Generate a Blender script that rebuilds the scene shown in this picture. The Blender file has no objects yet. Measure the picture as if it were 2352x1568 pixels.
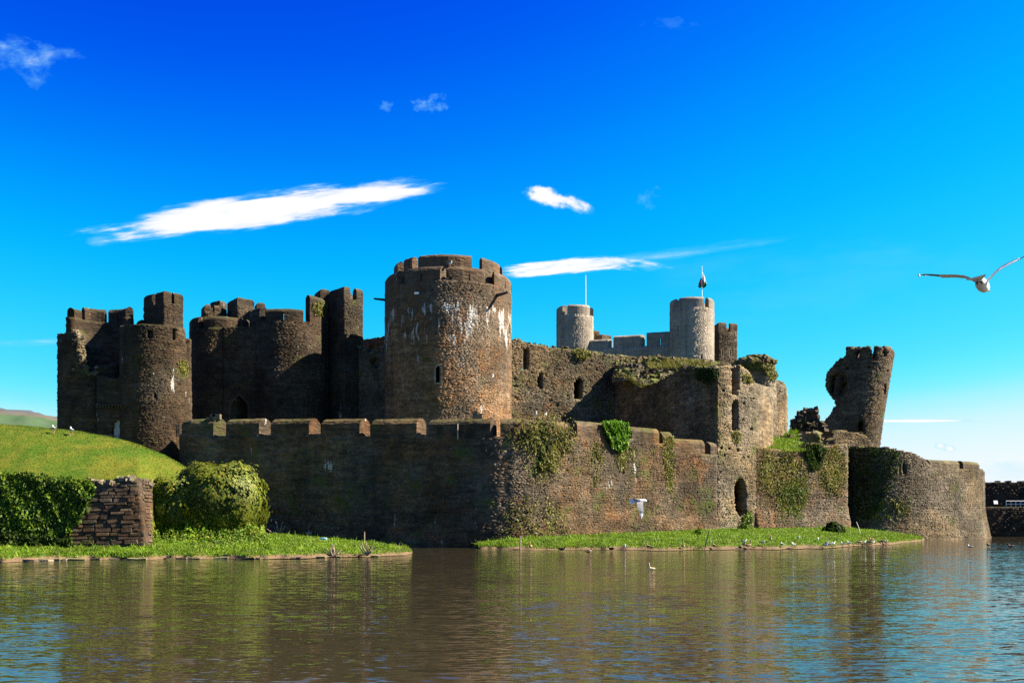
import bpy, bmesh, math
import numpy as np
from mathutils import Vector, Matrix

# ------------------------------------------------------------------ camera, sky, sun
SC = bpy.context.scene
COL = SC.collection
F, CX, HY, HC = 2287.0, 1176.0, 1185.0, 2.8      # focal length, centre column, horizon row, eye height
cam = bpy.data.cameras.new("camera")
cam.lens = 36 * F / 2352.0
cam.sensor_width = 36
cam.shift_y = (HY - 784) / 2352.0
cam.clip_end = 20000
cam_ob = bpy.data.objects.new("camera", cam)
COL.objects.link(cam_ob)
cam_ob.location = (0, 0, HC)
cam_ob.rotation_euler = (math.pi / 2, 0, 0)
SC.camera = cam_ob

SUN_AZ, SUN_EL = math.radians(89), math.radians(42)   # azimuth from +Y towards +X
sund = bpy.data.lights.new("sun", 'SUN')
sund.energy = 5.0
sund.angle = math.radians(0.5)
sund.color = (1.0, 0.86, 0.68)
sun = bpy.data.objects.new("sun", sund)
COL.objects.link(sun)
sdir = Vector((math.sin(SUN_AZ) * math.cos(SUN_EL), math.cos(SUN_AZ) * math.cos(SUN_EL), math.sin(SUN_EL)))
sun.rotation_euler = sdir.to_track_quat('Z', 'Y').to_euler()
SC.view_settings.view_transform = 'Standard'
SC.view_settings.look = 'None'
SC.view_settings.exposure = 2.15
SC.view_settings.gamma = 1
SC.cycles.use_denoising = False
SC.cycles.max_bounces = 6
SC.cycles.diffuse_bounces = 1
SC.cycles.glossy_bounces = 3
SC.cycles.transmission_bounces = 2
SC.cycles.sample_clamp_indirect = 4


class NT:
    """tiny helper round a node tree"""
    def __init__(s, nt):
        s.nt = nt

    def n(s, typ, **kw):
        nd = s.nt.nodes.new(typ)
        for k, v in kw.items():
            setattr(nd, k, v)
        return nd

    def l(s, a, b):
        s.nt.links.new(a, b)

    def val(s, sock, v):
        if hasattr(v, 'links') or isinstance(v, bpy.types.NodeSocket):
            s.l(v, sock)
        else:
            sock.default_value = v

    def math(s, op, a, b=0.0, c=None, clamp=False):
        nd = s.n('ShaderNodeMath', operation=op, use_clamp=clamp)
        s.val(nd.inputs[0], a)
        s.val(nd.inputs[1], b)
        if c is not None:
            s.val(nd.inputs[2], c)
        return nd.outputs[0]

    def smooth(s, x, lo, hi, a=0.0, b=1.0):
        nd = s.n('ShaderNodeMapRange', interpolation_type='SMOOTHSTEP')
        s.val(nd.inputs['Value'], x)
        nd.inputs['From Min'].default_value = lo
        nd.inputs['From Max'].default_value = hi
        nd.inputs['To Min'].default_value = a
        nd.inputs['To Max'].default_value = b
        return nd.outputs[0]

    def mix(s, f, a, b, blend='MIX'):
        nd = s.n('ShaderNodeMix', data_type='RGBA', blend_type=blend)
        s.val(nd.inputs[0], f)
        for sock, v in ((nd.inputs[6], a), (nd.inputs[7], b)):
            if isinstance(v, (tuple, list)):
                sock.default_value = (*v[:3], 1)
            else:
                s.l(v, sock)
        return nd.outputs[2]

    def noise(s, vec, scale, detail=3, rough=0.6, col=False):
        nd = s.n('ShaderNodeTexNoise')
        s.l(vec, nd.inputs['Vector'])
        nd.inputs['Scale'].default_value = scale
        nd.inputs['Detail'].default_value = detail
        nd.inputs['Roughness'].default_value = rough
        return nd.outputs['Color' if col else 'Fac']

    def scale(s, vec, xyz):
        nd = s.n('ShaderNodeVectorMath', operation='MULTIPLY')
        s.l(vec, nd.inputs[0])
        nd.inputs[1].default_value = xyz
        return nd.outputs[0]

    def ramp(s, fac, stops):
        nd = s.n('ShaderNodeValToRGB')
        cr = nd.color_ramp
        while len(cr.elements) < len(stops):
            cr.elements.new(0.5)
        for e, (p, c) in zip(cr.elements, stops):
            e.position = p
            e.color = (*c[:3], 1)
        s.l(fac, nd.inputs[0])
        return nd.outputs[0]


world = bpy.data.worlds.new("World")
SC.world = world
world.use_nodes = True
g = NT(world.node_tree)
bg = world.node_tree.nodes['Background']
sky = g.n('ShaderNodeTexSky', sky_type='NISHITA')
sky.sun_disc = False
sky.sun_elevation = SUN_EL
sky.sun_rotation = SUN_AZ
sky.air_density, sky.dust_density, sky.ozone_density = 1.0, 0.1, 3.0
sep = g.n('ShaderNodeSeparateColor')
sc01 = g.n('ShaderNodeVectorMath', operation='SCALE')
g.l(sky.outputs[0], sc01.inputs[0])
sc01.inputs['Scale'].default_value = 0.1
g.l(sc01.outputs[0], sep.inputs[0])
# film response of the photograph: strong blue, almost no red, the same for the whole sky
CURVES = [
    [(0, 0), (.15, .0), (.19, .004), (.24, .03), (.32, .12), (.39, .40), (.46, .66), (.6, .85), (1, .95)],
    [(0, 0), (.12, .014), (.18, .07), (.22, .17), (.25, .28), (.294, .43), (.36, .58), (.45, .72), (.55, .87), (.8, .95), (1, 1)],
    [(0, 0), (.2, .27), (.255, .48), (.33, .76), (.40, .92), (.46, .97), (.55, 1.0), (1, 1)],
]
cmb = g.n('ShaderNodeCombineColor')
for k in range(3):
    fc = g.n('ShaderNodeFloatCurve')
    cv = fc.mapping.curves[0]
    pts = CURVES[k]
    cv.points[0].location = pts[0]
    cv.points[1].location = pts[-1]
    for p in pts[1:-1]:
        cv.points.new(*p)
    fc.mapping.update()
    g.l(sep.outputs[k], fc.inputs['Value'])
    g.l(fc.outputs[0], cmb.inputs[k])
skycol = cmb.outputs[0]
# clouds, by direction on the sky (tangent of azimuth and of elevation)
tc = g.n('ShaderNodeTexCoord')
sx = g.n('ShaderNodeSeparateXYZ')
g.l(tc.outputs['Generated'], sx.inputs[0])
dy = g.math('MAXIMUM', sx.outputs[1], 0.02)
ca = g.math('DIVIDE', sx.outputs[0], dy)
ce = g.math('DIVIDE', sx.outputs[2], dy)
front = g.smooth(sx.outputs[1], 0.05, 0.2)
cc = g.n('ShaderNodeCombineXYZ')
g.l(ca, cc.inputs[0])
g.l(ce, cc.inputs[1])
CLOUDS = [  # px, py, half length, half width, slope angle, density, noise x/y scale, ragged
    (600, 482, 430, 44, 7.5, 1.0, (9, 60), .75),
    (480, 507, 220, 26, 4, .95, (9, 60), .6),
    (850, 447, 150, 22, 4, .95, (9, 60), .6),
    (235, 553, 40, 14, 3, .35, (20, 60), 1.2),
    (1270, 455, 66, 26, -14, 1.0, (22, 34), 1.0),
    (1325, 470, 45, 20, -25, .75, (22, 34), 1.0),
    (40, 122, 135, 38, -4, .42, (18, 30), 1.5),
    (70, 160, 60, 34, -30, .3, (22, 30), 1.6),
    (1290, 612, 170, 20, 5, .95, (10, 70), 1.0),
    (1440, 606, 95, 15, -6, .7, (14, 60), 1.3),
    (1540, 583, 330, 15, 8, .45, (8, 60), 1.0),
    (985, 240, 46, 24, 12, .3, (40, 44), 2.4),
    (888, 240, 15, 17, 20, .2, (50, 54), 2.4),
    (1545, 55, 60, 14, 0, .08, (26, 50), 2.4),
    (1490, 458, 24, 28, -50, .2, (40, 44), 2.2),
    (2110, 966, 170, 4.5, .3, .95, (6, 60), .5),
    (2170, 1026, 32, 11, -4, .9, (30, 50), 1.0),
    (2330, 1082, 260, 24, 1, .3, (12, 50), 1.2),
    (50, 787, 120, 11, 2, .45, (9, 60), 1.0),
    (30, 905, 110, 22, -6, .25, (9, 40), 1.2),
    (1900, 640, 520, 120, 5, .10, (4, 14), 1.6),
]
cov = None
for (px, py, hl, hw, ang, den, ns, rag) in CLOUDS:
    a0, e0 = (px - CX) / F, (HY - py) / F
    vr = g.n('ShaderNodeMapping', vector_type='TEXTURE')
    g.l(cc.outputs[0], vr.inputs['Vector'])
    vr.inputs['Location'].default_value = (a0, e0, 0)
    vr.inputs['Rotation'].default_value = (0, 0, math.radians(ang))
    sxyz = g.n('ShaderNodeSeparateXYZ')
    g.l(vr.outputs[0], sxyz.inputs[0])
    u = g.math('DIVIDE', sxyz.outputs[0], hl / F)
    v = g.math('DIVIDE', sxyz.outputs[1], hw / F)
    d2 = g.math('ADD', g.math('POWER', g.math('ABSOLUTE', u), 2.0), g.math('POWER', g.math('ABSOLUTE', v), 2.0))
    off = g.n('ShaderNodeVectorMath', operation='ADD')
    g.l(vr.outputs[0], off.inputs[0])
    off.inputs[1].default_value = (px * .013, py * .017, 0)
    nz = g.noise(g.scale(off.outputs[0], (ns[0], ns[1], 1)), 1.6, 5, 0.62)
    m = g.math('SUBTRACT', g.math('ADD', 1.0, g.math('MULTIPLY', g.math('SUBTRACT', nz, 0.5), rag * 3.4)), d2)
    m = g.smooth(m, 0.0, .9 if den > .9 else 1.3 if den > .6 else 2.0, 0.0, min(1.0, den * 1.2))
    cov = m if cov is None else g.math('SUBTRACT', g.math('ADD', cov, m), g.math('MULTIPLY', cov, m))
cov = g.math('MULTIPLY', cov, front)
thin = g.mix(g.smooth(cov, .15, .75), (.22, .70, 1.0), (.98, .985, 1.0))
skyfull = g.mix(cov, skycol, thin)
up = g.n('ShaderNodeVectorMath', operation='SCALE')
g.l(skyfull, up.inputs[0])
up.inputs['Scale'].default_value = 4.7
g.l(up.outputs[0], bg.inputs[0])
bg.inputs[1].default_value = 0.05


# ------------------------------------------------------------------ helpers
def Xo(px, Y):
    return (px - CX) * Y / F


def Zo(py, Y):
    return HC + (HY - py) * Y / F


def at(px, py, Y):
    return np.array((Xo(px, Y), Y, Zo(py, Y)))


def proj(P):
    return CX + F * P[..., 0] / P[..., 1], HY - F * (P[..., 2] - HC) / P[..., 1]


def inpoly(x, y, poly):
    poly = np.asarray(poly, float)
    r = np.zeros(np.shape(x), bool)
    j = len(poly) - 1
    for i in range(len(poly)):
        xi, yi = poly[i]
        xj, yj = poly[j]
        if yi != yj:
            r ^= ((yi > y) != (yj > y)) & (x < (xj - xi) * (y - yi) / (yj - yi) + xi)
        j = i
    return r


def thing(name, label, cat, loc, group=None):
    o = bpy.data.objects.new(name, None)
    COL.objects.link(o)
    o.empty_display_size = 0.5
    o.location = tuple(float(c) for c in loc)
    o['label'] = label
    o['category'] = cat
    if group:
        o['group'] = group
    return o


def tag(o, label, cat, group=None):
    o['label'] = label
    o['category'] = cat
    if group:
        o['group'] = group
    return o


def put(name, verts, faces, mat, parent=None, kind=None, smooth=False, local=False):
    """link one mesh object; verts are world coordinates unless local"""
    v = np.asarray(verts, float).reshape(-1, 3)
    if parent is not None and not local:
        p = parent
        while p is not None:
            v = v - np.array(p.location)
            p = p.parent
    me = bpy.data.meshes.new(name)
    if isinstance(faces, np.ndarray):
        nf, k = faces.shape
        me.vertices.add(len(v))
        me.vertices.foreach_set('co', v.ravel())
        me.loops.add(nf * k)
        me.polygons.add(nf)
        me.loops.foreach_set('vertex_index', faces.ravel().astype(np.int32))
        me.polygons.foreach_set('loop_start', np.arange(0, nf * k, k, dtype=np.int32))
        me.update(calc_edges=True)
        me.validate()
    else:
        me.from_pydata(v.tolist(), [], [tuple(int(i) for i in f) for f in faces])
    if smooth:
        me.polygons.foreach_set('use_smooth', np.ones(len(me.polygons), bool))
    me.materials.append(mat)
    o = bpy.data.objects.new(name, me)
    COL.objects.link(o)
    if parent is not None:
        o.parent = parent
    if kind:
        o['kind'] = kind
    return o


class MB:
    def __init__(s):
        s.v, s.f = [], []

    def add(s, vs, fs):
        b = len(s.v)
        s.v.extend([tuple(map(float, p)) for p in vs])
        s.f.extend([tuple(b + i for i in f) for f in fs])

    def box(s, c, size, R=None):
        c = np.array(c, float)
        h = np.array(size, float) / 2
        P = [np.array((x, y, z)) * h for x in (-1, 1) for y in (-1, 1) for z in (-1, 1)]
        if R is not None:
            P = [np.array(R @ Vector(p)) for p in P]
        s.add([c + p for p in P], [(0, 1, 3, 2), (4, 6, 7, 5), (0, 4, 5, 1), (2, 3, 7, 6), (0, 2, 6, 4), (1, 5, 7, 3)])

    def tube(s, pts, rad, n=6):
        pts = [np.array(p, float) for p in pts]
        rs = rad if hasattr(rad, '__len__') else [rad] * len(pts)
        rings = []
        for i, p in enumerate(pts):
            d = pts[min(i + 1, len(pts) - 1)] - pts[max(i - 1, 0)]
            d = d / (np.linalg.norm(d) + 1e-9)
            a = np.cross(d, (0, 0, 1.0) if abs(d[2]) < .9 else (1.0, 0, 0))
            a /= np.linalg.norm(a)
            b = np.cross(d, a)
            rings.append([p + rs[i] * (a * math.cos(t) + b * math.sin(t)) for t in np.linspace(0, 2 * math.pi, n, endpoint=False)])
        vs = [q for r in rings for q in r]
        fs = []
        for i in range(len(rings) - 1):
            for k in range(n):
                k2 = (k + 1) % n
                fs.append((i * n + k, i * n + k2, (i + 1) * n + k2, (i + 1) * n + k))
        fs.append(tuple(range(n - 1, -1, -1)))
        fs.append(tuple((len(rings) - 1) * n + k for k in range(n)))
        s.add(vs, fs)

    def lathe_x(s, prof, c=(0, 0, 0), n=10, sq=1.0):
        """profile of (x, radius, z offset) turned round the x axis"""
        vs, fs = [], []
        for (x, r, z) in prof:
            for t in np.linspace(0, 2 * math.pi, n, endpoint=False):
                vs.append((c[0] + x, c[1] + r * math.cos(t) * sq, c[2] + z + r * math.sin(t)))
        m = len(prof)
        for i in range(m - 1):
            for k in range(n):
                k2 = (k + 1) % n
                fs.append((i * n + k, i * n + k2, (i + 1) * n + k2, (i + 1) * n + k))
        fs.append(tuple(range(n - 1, -1, -1)))
        fs.append(tuple((m - 1) * n + k for k in range(n)))
        s.add(vs, fs)

    def build(s, name, mat, parent=None, kind=None, smooth=False, local=False):
        return put(name, s.v, s.f, mat, parent, kind, smooth, local)


def new_mat(name):
    m = bpy.data.materials.new(name)
    m.use_nodes = True
    g = NT(m.node_tree)
    b = m.node_tree.nodes['Principled BSDF']
    b.inputs['Roughness'].default_value = 0.95
    b.inputs['Specular IOR Level'].default_value = 0.15
    return m, g, b


def plain_mat(name, c, rough=0.8, var=0.15, scale=8.0):
    m, g, b = new_mat(name)
    geo = g.n('ShaderNodeNewGeometry')
    nz = g.noise(geo.outputs['Position'], scale, 3)
    k = g.smooth(nz, .3, .7, 1 - var, 1 + var)
    sc = g.n('ShaderNodeVectorMath', operation='SCALE')
    sc.inputs[0].default_value = c
    g.l(k, sc.inputs['Scale'])
    g.l(sc.outputs[0], b.inputs['Base Color'])
    b.inputs['Roughness'].default_value = rough
    return m


def stone_mat(name, cols, mode='cells', moss=(.05, .065, .012), mossamt=0.25, drops=0.0, band=None,
              cell=(1.7, 1.7, 4.2), dark=0.55, rust=0.0, top_moss=0.0, rough=1.0, vary=1.0, upper=None):
    m, g, b = new_mat(name)
    geo = g.n('ShaderNodeNewGeometry')
    pos = geo.outputs['Position']
    if mode == 'island':
        rnd = geo.outputs['Random Per Island']
    elif mode == 'object':
        rnd = g.n('ShaderNodeObjectInfo').outputs['Random']
    else:
        wob = g.n('ShaderNodeVectorMath', operation='ADD')
        sc = g.n('ShaderNodeVectorMath', operation='SCALE')
        g.l(g.noise(pos, 1.3, 2, col=True), sc.inputs[0])
        sc.inputs['Scale'].default_value = 0.25
        g.l(pos, wob.inputs[0])
        g.l(sc.outputs[0], wob.inputs[1])
        vo = g.n('ShaderNodeTexVoronoi')
        g.l(g.scale(wob.outputs[0], cell), vo.inputs['Vector'])
        vo.inputs['Scale'].default_value = 1.0
        sp = g.n('ShaderNodeSeparateColor')
        g.l(vo.outputs['Color'], sp.inputs[0])
        rnd = sp.outputs[0]
        celld = vo.outputs['Distance']
    n = len(cols)
    col = g.ramp(rnd, [(i / (n - 1), c) for i, c in enumerate(cols)])
    big = g.noise(pos, 0.22, 4, .6)
    mid = g.noise(pos, 1.1, 4, .65)
    fine = g.noise(pos, 7.0, 3, .6)
    f1 = g.smooth(big, .32, .68, dark, 1.25)
    f2 = g.smooth(mid, .3, .7, 1 - .28 * vary, 1 + .25 * vary)
    f3 = g.smooth(fine, .3, .7, 1 - .25 * vary, 1 + .22 * vary)
    crs = g.noise(g.scale(pos, (.35, .35, 2.6)), 1.0, 3, .6)
    f1 = g.math('MULTIPLY', f1, g.smooth(crs, .32, .68, 1 - .24 * vary, 1 + .22 * vary))
    k = g.math('MULTIPLY', g.math('MULTIPLY', f1, f2), f3)
    grey = g.noise(pos, .13, 4, .65)
    lum = g.n('ShaderNodeRGBToBW')
    g.l(col, lum.inputs[0])
    gv = g.n('ShaderNodeCombineColor')
    for q_, w_ in enumerate((1.14, 1.0, .78)):
        g.l(g.math('MULTIPLY', lum.outputs[0], w_), gv.inputs[q_])
    col = g.mix(g.smooth(grey, .4, .62, .05, .75), col, gv.outputs[0])
    sc = g.n('ShaderNodeVectorMath', operation='SCALE')
    g.l(col, sc.inputs[0])
    g.l(k, sc.inputs['Scale'])
    col = sc.outputs[0]
    # rain marks running down the face
    run = g.noise(g.scale(pos, (1.0, 1.0, 0.07)), 1.3, 4, .65)
    col = g.mix(g.smooth(run, .5, .72, 0, .45), col, (.03, .026, .02), 'MIX')
    if rust:
        rn = g.noise(pos, .45, 4, .7)
        col = g.mix(g.smooth(rn, .52, .68, 0, rust), col, (.26, .105, .035))
    if mossamt:
        mn = g.noise(pos, .38, 5, .7)
        mf = g.smooth(mn, .62 - .22 * mossamt, .78 - .2 * mossamt, 0, .85)
        col = g.mix(mf, col, moss)
    if top_moss:
        sn = g.n('ShaderNodeSeparateXYZ')
        g.l(geo.outputs['Normal'], sn.inputs[0])
        tf = g.math('MULTIPLY', g.smooth(sn.outputs[2], .35, .8), g.smooth(mid, .35, .6, .3, 1))
        col = g.mix(g.math('MULTIPLY', tf, top_moss), col, (.07, .09, .015))
    if upper:   # rebuilt darker head of the tower, some shade painted into its tone
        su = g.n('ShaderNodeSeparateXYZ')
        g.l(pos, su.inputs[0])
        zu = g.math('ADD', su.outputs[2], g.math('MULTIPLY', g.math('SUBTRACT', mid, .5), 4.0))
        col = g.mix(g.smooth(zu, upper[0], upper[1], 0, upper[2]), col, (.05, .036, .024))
    if drops:
        st = g.noise(g.scale(pos, (1, 1, .22)), 1.7, 4, .7)
        st2 = g.noise(g.scale(pos, (1, 1, .5)), 0.45, 2, .5)
        thr = g.math('ADD', st, g.math('MULTIPLY', g.math('SUBTRACT', st2, .5), .55))
        if band:
            sz = g.n('ShaderNodeSeparateXYZ')
            g.l(pos, sz.inputs[0])
            z0, z1, amt = band
            bm = g.math('MULTIPLY', g.smooth(sz.outputs[2], z0, z0 + .35 * (z1 - z0)), g.smooth(sz.outputs[2], z1 - .12 * (z1 - z0), z1, 1, 0))
            thr = g.math('ADD', thr, g.math('MULTIPLY', bm, amt))
        df = g.smooth(thr, .735 - .1 * drops, .79 - .1 * drops, 0, .8)
        col = g.mix(g.math('MULTIPLY', df, g.smooth(fine, .3, .6, .5, 1.0)), col, (.44, .44, .42))
    g.l(col, b.inputs['Base Color'])
    bp = g.n('ShaderNodeBump')
    bp.inputs['Strength'].default_value = 0.45 * rough
    bp.inputs['Distance'].default_value = 0.09
    hh = g.math('ADD', mid, g.math('MULTIPLY', fine, .5))
    if mode == 'cells':
        hh = g.math('SUBTRACT', hh, g.math('MULTIPLY', g.smooth(celld, .25, .75), .8))
    g.l(hh, bp.inputs['Height'])
    g.l(bp.outputs[0], b.inputs['Normal'])
    return m


class Stone:
    """one masonry: the wall core, loose course stones (joined) and course stones (single)"""
    def __init__(s, name, cols, **kw):
        mean = [sum(q[k] for q in cols) / len(cols) for k in range(3)]
        cols = [tuple((m_ + .62 * (c - m_)) * K_ALB for c, m_ in zip(q, mean)) for q in cols]
        s.core = stone_mat(name + '_core', [tuple(c * .8 for c in q) for q in cols], 'cells', **kw)
        s.isl = stone_mat(name + '_courses', cols, 'island', **kw)
        s.obj = stone_mat(name + '_stone', cols, 'object', **kw)


K_ALB = .545
BROWN = [(.075, .046, .027), (.125, .076, .043), (.17, .105, .058), (.21, .12, .06), (.115, .085, .058), (.24, .165, .10)]
WARM = [(.13, .08, .045), (.24, .14, .072), (.34, .20, .095), (.38, .20, .085), (.26, .185, .115), (.42, .29, .165)]
RUIN = [(.13, .095, .055), (.22, .16, .09), (.30, .22, .12), (.27, .17, .085), (.19, .15, .095), (.36, .27, .155)]
PALE = [(.36, .33, .30), (.42, .39, .35), (.47, .43, .385), (.40, .37, .335), (.51, .47, .42)]
DARK = [(.045, .032, .022), (.07, .048, .03), (.095, .064, .04), (.065, .05, .037)]
S_brown = Stone('brown_stone', BROWN, mossamt=.18, top_moss=.3)
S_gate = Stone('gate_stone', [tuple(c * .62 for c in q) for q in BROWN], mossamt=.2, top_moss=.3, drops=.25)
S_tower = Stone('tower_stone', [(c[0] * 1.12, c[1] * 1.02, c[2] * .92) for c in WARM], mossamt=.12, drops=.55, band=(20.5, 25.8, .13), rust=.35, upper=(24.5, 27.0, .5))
S_dark = Stone('dark_wall_stone', [tuple(c * .85 for c in q) for q in DARK], mossamt=.15, drops=.1, top_moss=.25)
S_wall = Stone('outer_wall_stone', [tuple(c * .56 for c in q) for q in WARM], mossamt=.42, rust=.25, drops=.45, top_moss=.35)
S_ruin = Stone('ruin_stone', [tuple(c * 1.3 for c in q) for q in RUIN], mossamt=.32, top_moss=.7)
S_hall = Stone('hall_stone', [tuple(c * .8 for c in q) for q in RUIN], mossamt=.3, top_moss=.8, rust=.2)
S_ivyw = Stone('ivy_wall_stone', [tuple(c * .85 for c in q) for q in WARM], mossamt=.42, rust=.25, drops=.2, top_moss=.3)
S_moss = Stone('mossy_rubble', [tuple(c * .8 for c in q) for q in RUIN], mossamt=.62, moss=(.06, .085, .012), top_moss=1.0)
S_pale = Stone('pale_stone', [(c[0] * 1.02, c[1] * .97, c[2] * .88) for c in PALE], mossamt=0, dark=.85, rough=.3, vary=.35)
S_bast = Stone('bastion_stone', [tuple(c * .85 for c in q) for q in RUIN], mossamt=.33, top_moss=.5)
S_rev = Stone('revetment_stone', [(.08, .05, .032), (.12, .068, .038), (.15, .09, .05), (.17, .09, .042), (.10, .075, .055), (.22, .155, .095)], mossamt=.2, top_moss=.4)
M_dress = stone_mat('dressed_stone', [(.18, .14, .09), (.22, .175, .115), (.25, .20, .135)], 'cells', mossamt=0)
M_iron = plain_mat('dark_iron', (.03, .032, .035), .6)
M_wood = plain_mat('grey_timber', (.22, .17, .12), .9, .3, 20)
M_white = plain_mat('white_paint', (.78, .78, .76), .6, .05)

ROCKS = []
_r = np.random.default_rng(5)
for k in range(6):
    j = lambda a: _r.uniform(-a, a)
    vs = [(-.5, -.5, 0), (.5, -.5, 0), (.5, .5, 0), (-.5, .5, 0)]
    i_ = .06
    vs += [(-.5 + i_ + j(.05), -.5 + i_ * 2 + j(.09), .8 + j(.08)), (.5 - i_ + j(.05), -.5 + i_ * 2 + j(.09), .8 + j(.08)),
           (.5 - i_ + j(.05), .5 - i_ * 2 + j(.09), .8 + j(.08)), (-.5 + i_ + j(.05), .5 - i_ * 2 + j(.09), .8 + j(.08))]
    ROCKS.append(([tuple(v) for v in vs], [(4, 5, 6, 7), (0, 1, 5, 4), (1, 2, 6, 5), (2, 3, 7, 6), (3, 0, 4, 7)]))
_rock_me = {}


def rock_mesh(k, mat):
    key = (k, mat.name)
    if key not in _rock_me:
        me = bpy.data.meshes.new('stone')
        me.from_pydata(ROCKS[k][0], [], ROCKS[k][1])
        me.materials.append(mat)
        _rock_me[key] = me
    return _rock_me[key]


def grid(breaks, step):
    out = []
    breaks = sorted(breaks)
    for a, b in zip(breaks[:-1], breaks[1:]):
        n = max(1, int(round((b - a) / step)))
        out += list(np.linspace(a, b, n, endpoint=False))
    return np.array(out + [breaks[-1]])


def tower_pos(X0, Y0, R, batter=None, lean=None):
    def pos(u, v, w):
        u, v, w = np.broadcast_arrays(np.asarray(u, float), np.asarray(v, float), np.asarray(w, float))
        th = u / R
        r = R - w
        if batter:
            r = r + np.interp(v, batter[0], batter[1])
        x = X0 + r * np.sin(th)
        y = Y0 - r * np.cos(th)
        z = v.copy()
        if lean:
            x = x + (v - lean[0]) * lean[1]
            z = z - np.sin(th) * r * lean[1] * .6
        return np.stack([x, y, z], -1)
    pos.R = R
    pos.X0, pos.Y0 = X0, Y0

    def theta(px):
        lim = []
        best, bt = 1e9, 0
        for t in np.linspace(-1.5, 1.5, 1201):
            q = CX + F * (X0 + R * math.sin(t)) / (Y0 - R * math.cos(t))
            if abs(q - px) < best:
                best, bt = abs(q - px), t
        return bt
    pos.u_of = lambda px: R * theta(px)
    return pos


def path_pos(pts, closed=False, batter=None):
    """wall along plan points (x, y); outside is on the right hand when walking... (towards the camera for left-to-right paths)"""
    P = np.array(pts, float)
    if closed:
        P = np.vstack([P, P[:1]])
    D = np.diff(P, axis=0)
    Ln = np.linalg.norm(D, axis=1)
    T = D / Ln[:, None]
    Nn = np.stack([T[:, 1], -T[:, 0]], 1)       # outward
    U = np.concatenate([[0], np.cumsum(Ln)])
    M = np.zeros_like(P)
    for i in range(len(P)):
        a = Nn[i - 1] if (i > 0 or closed) else Nn[0]
        b = Nn[i % len(Nn)] if (i < len(Nn) or closed) else Nn[-1]
        if i == 0 and closed:
            a = Nn[-1]
        m = a + b
        m /= np.linalg.norm(m)
        M[i] = m / max(.35, m @ b)

    def pos(u, v, w):
        u, v, w = np.broadcast_arrays(np.asarray(u, float), np.asarray(v, float), np.asarray(w, float))
        if batter:
            w = w - np.interp(v, batter[0], batter[1])
        x = np.interp(u, U, P[:, 0]) - w * np.interp(u, U, M[:, 0])
        y = np.interp(u, U, P[:, 1]) - w * np.interp(u, U, M[:, 1])
        ex = np.where(u > U[-1], u - U[-1], 0) + np.where(u < 0, u, 0)
        x = x + ex * np.where(u < 0, T[0, 0], T[-1, 0])
        y = y + ex * np.where(u < 0, T[0, 1], T[-1, 1])
        return np.stack([x, y, v.copy()], -1)
    pos.U = U

    def u_of(px):
        uu = np.linspace(0, U[-1], 4000)
        x = np.interp(uu, U, P[:, 0])
        y = np.interp(uu, U, P[:, 1])
        q = CX + F * x / y
        return float(uu[np.argmin(np.abs(q - px))])
    pos.u_of = u_of
    return pos


def shell(root, name, mat, pos, us, vs, solid, thick, jit=.03, closed=False, seed=1, along=.0):
    rng = np.random.default_rng(seed)
    nu, nv = len(us), len(vs)
    uc = (us[:-1] + us[1:]) / 2
    vc = (vs[:-1] + vs[1:]) / 2
    S = solid(*np.meshgrid(uc, vc, indexing='ij'))
    UG, VG = np.meshgrid(us, vs, indexing='ij')
    jn = rng.normal(0, jit, UG.shape)
    ju = rng.normal(0, along, UG.shape)
    jv = rng.normal(0, along, UG.shape)
    if closed:
        jn[-1], ju[-1], jv[-1] = jn[0], ju[0], jv[0]
    O = pos(UG + ju, VG + jv, jn)
    I = pos(UG + ju * .5, VG + jv, np.full(UG.shape, thick) + jn)
    V = np.concatenate([O.reshape(-1, 3), I.reshape(-1, 3)])
    idx = np.arange(nu * nv).reshape(nu, nv)
    if closed:
        idx = idx.copy()
        idx[-1] = idx[0]
    off = nu * nv
    a, b, c, d = idx[:-1, :-1], idx[1:, :-1], idx[1:, 1:], idx[:-1, 1:]
    Fs = [np.stack([a[S], b[S], c[S], d[S]], 1), np.stack([a[S], d[S], c[S], b[S]], 1) + off]
    if closed:
        Lf = S & ~np.roll(S, 1, 0)
        Rt = S & ~np.roll(S, -1, 0)
    else:
        pad = np.zeros((1, S.shape[1]), bool)
        Lf = S & ~np.vstack([pad, S[:-1]])
        Rt = S & ~np.vstack([S[1:], pad])
    pad = np.zeros((S.shape[0], 1), bool)
    Up = S & ~np.hstack([S[:, 1:], pad])
    Dn = S & ~np.hstack([pad, S[:, :-1]])

    def side(mask, p, q):
        return np.stack([p[mask], q[mask], q[mask] + off, p[mask] + off], 1)
    Fs += [side(Lf, a, d), side(Rt, c, b), side(Up, d, c), side(Dn, b, a)]
    Fa = np.concatenate(Fs)
    used = np.unique(Fa)
    remap = np.zeros(len(V), int)
    remap[used] = np.arange(len(used))
    return put(name, V[used], remap[Fa], mat, root)


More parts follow.
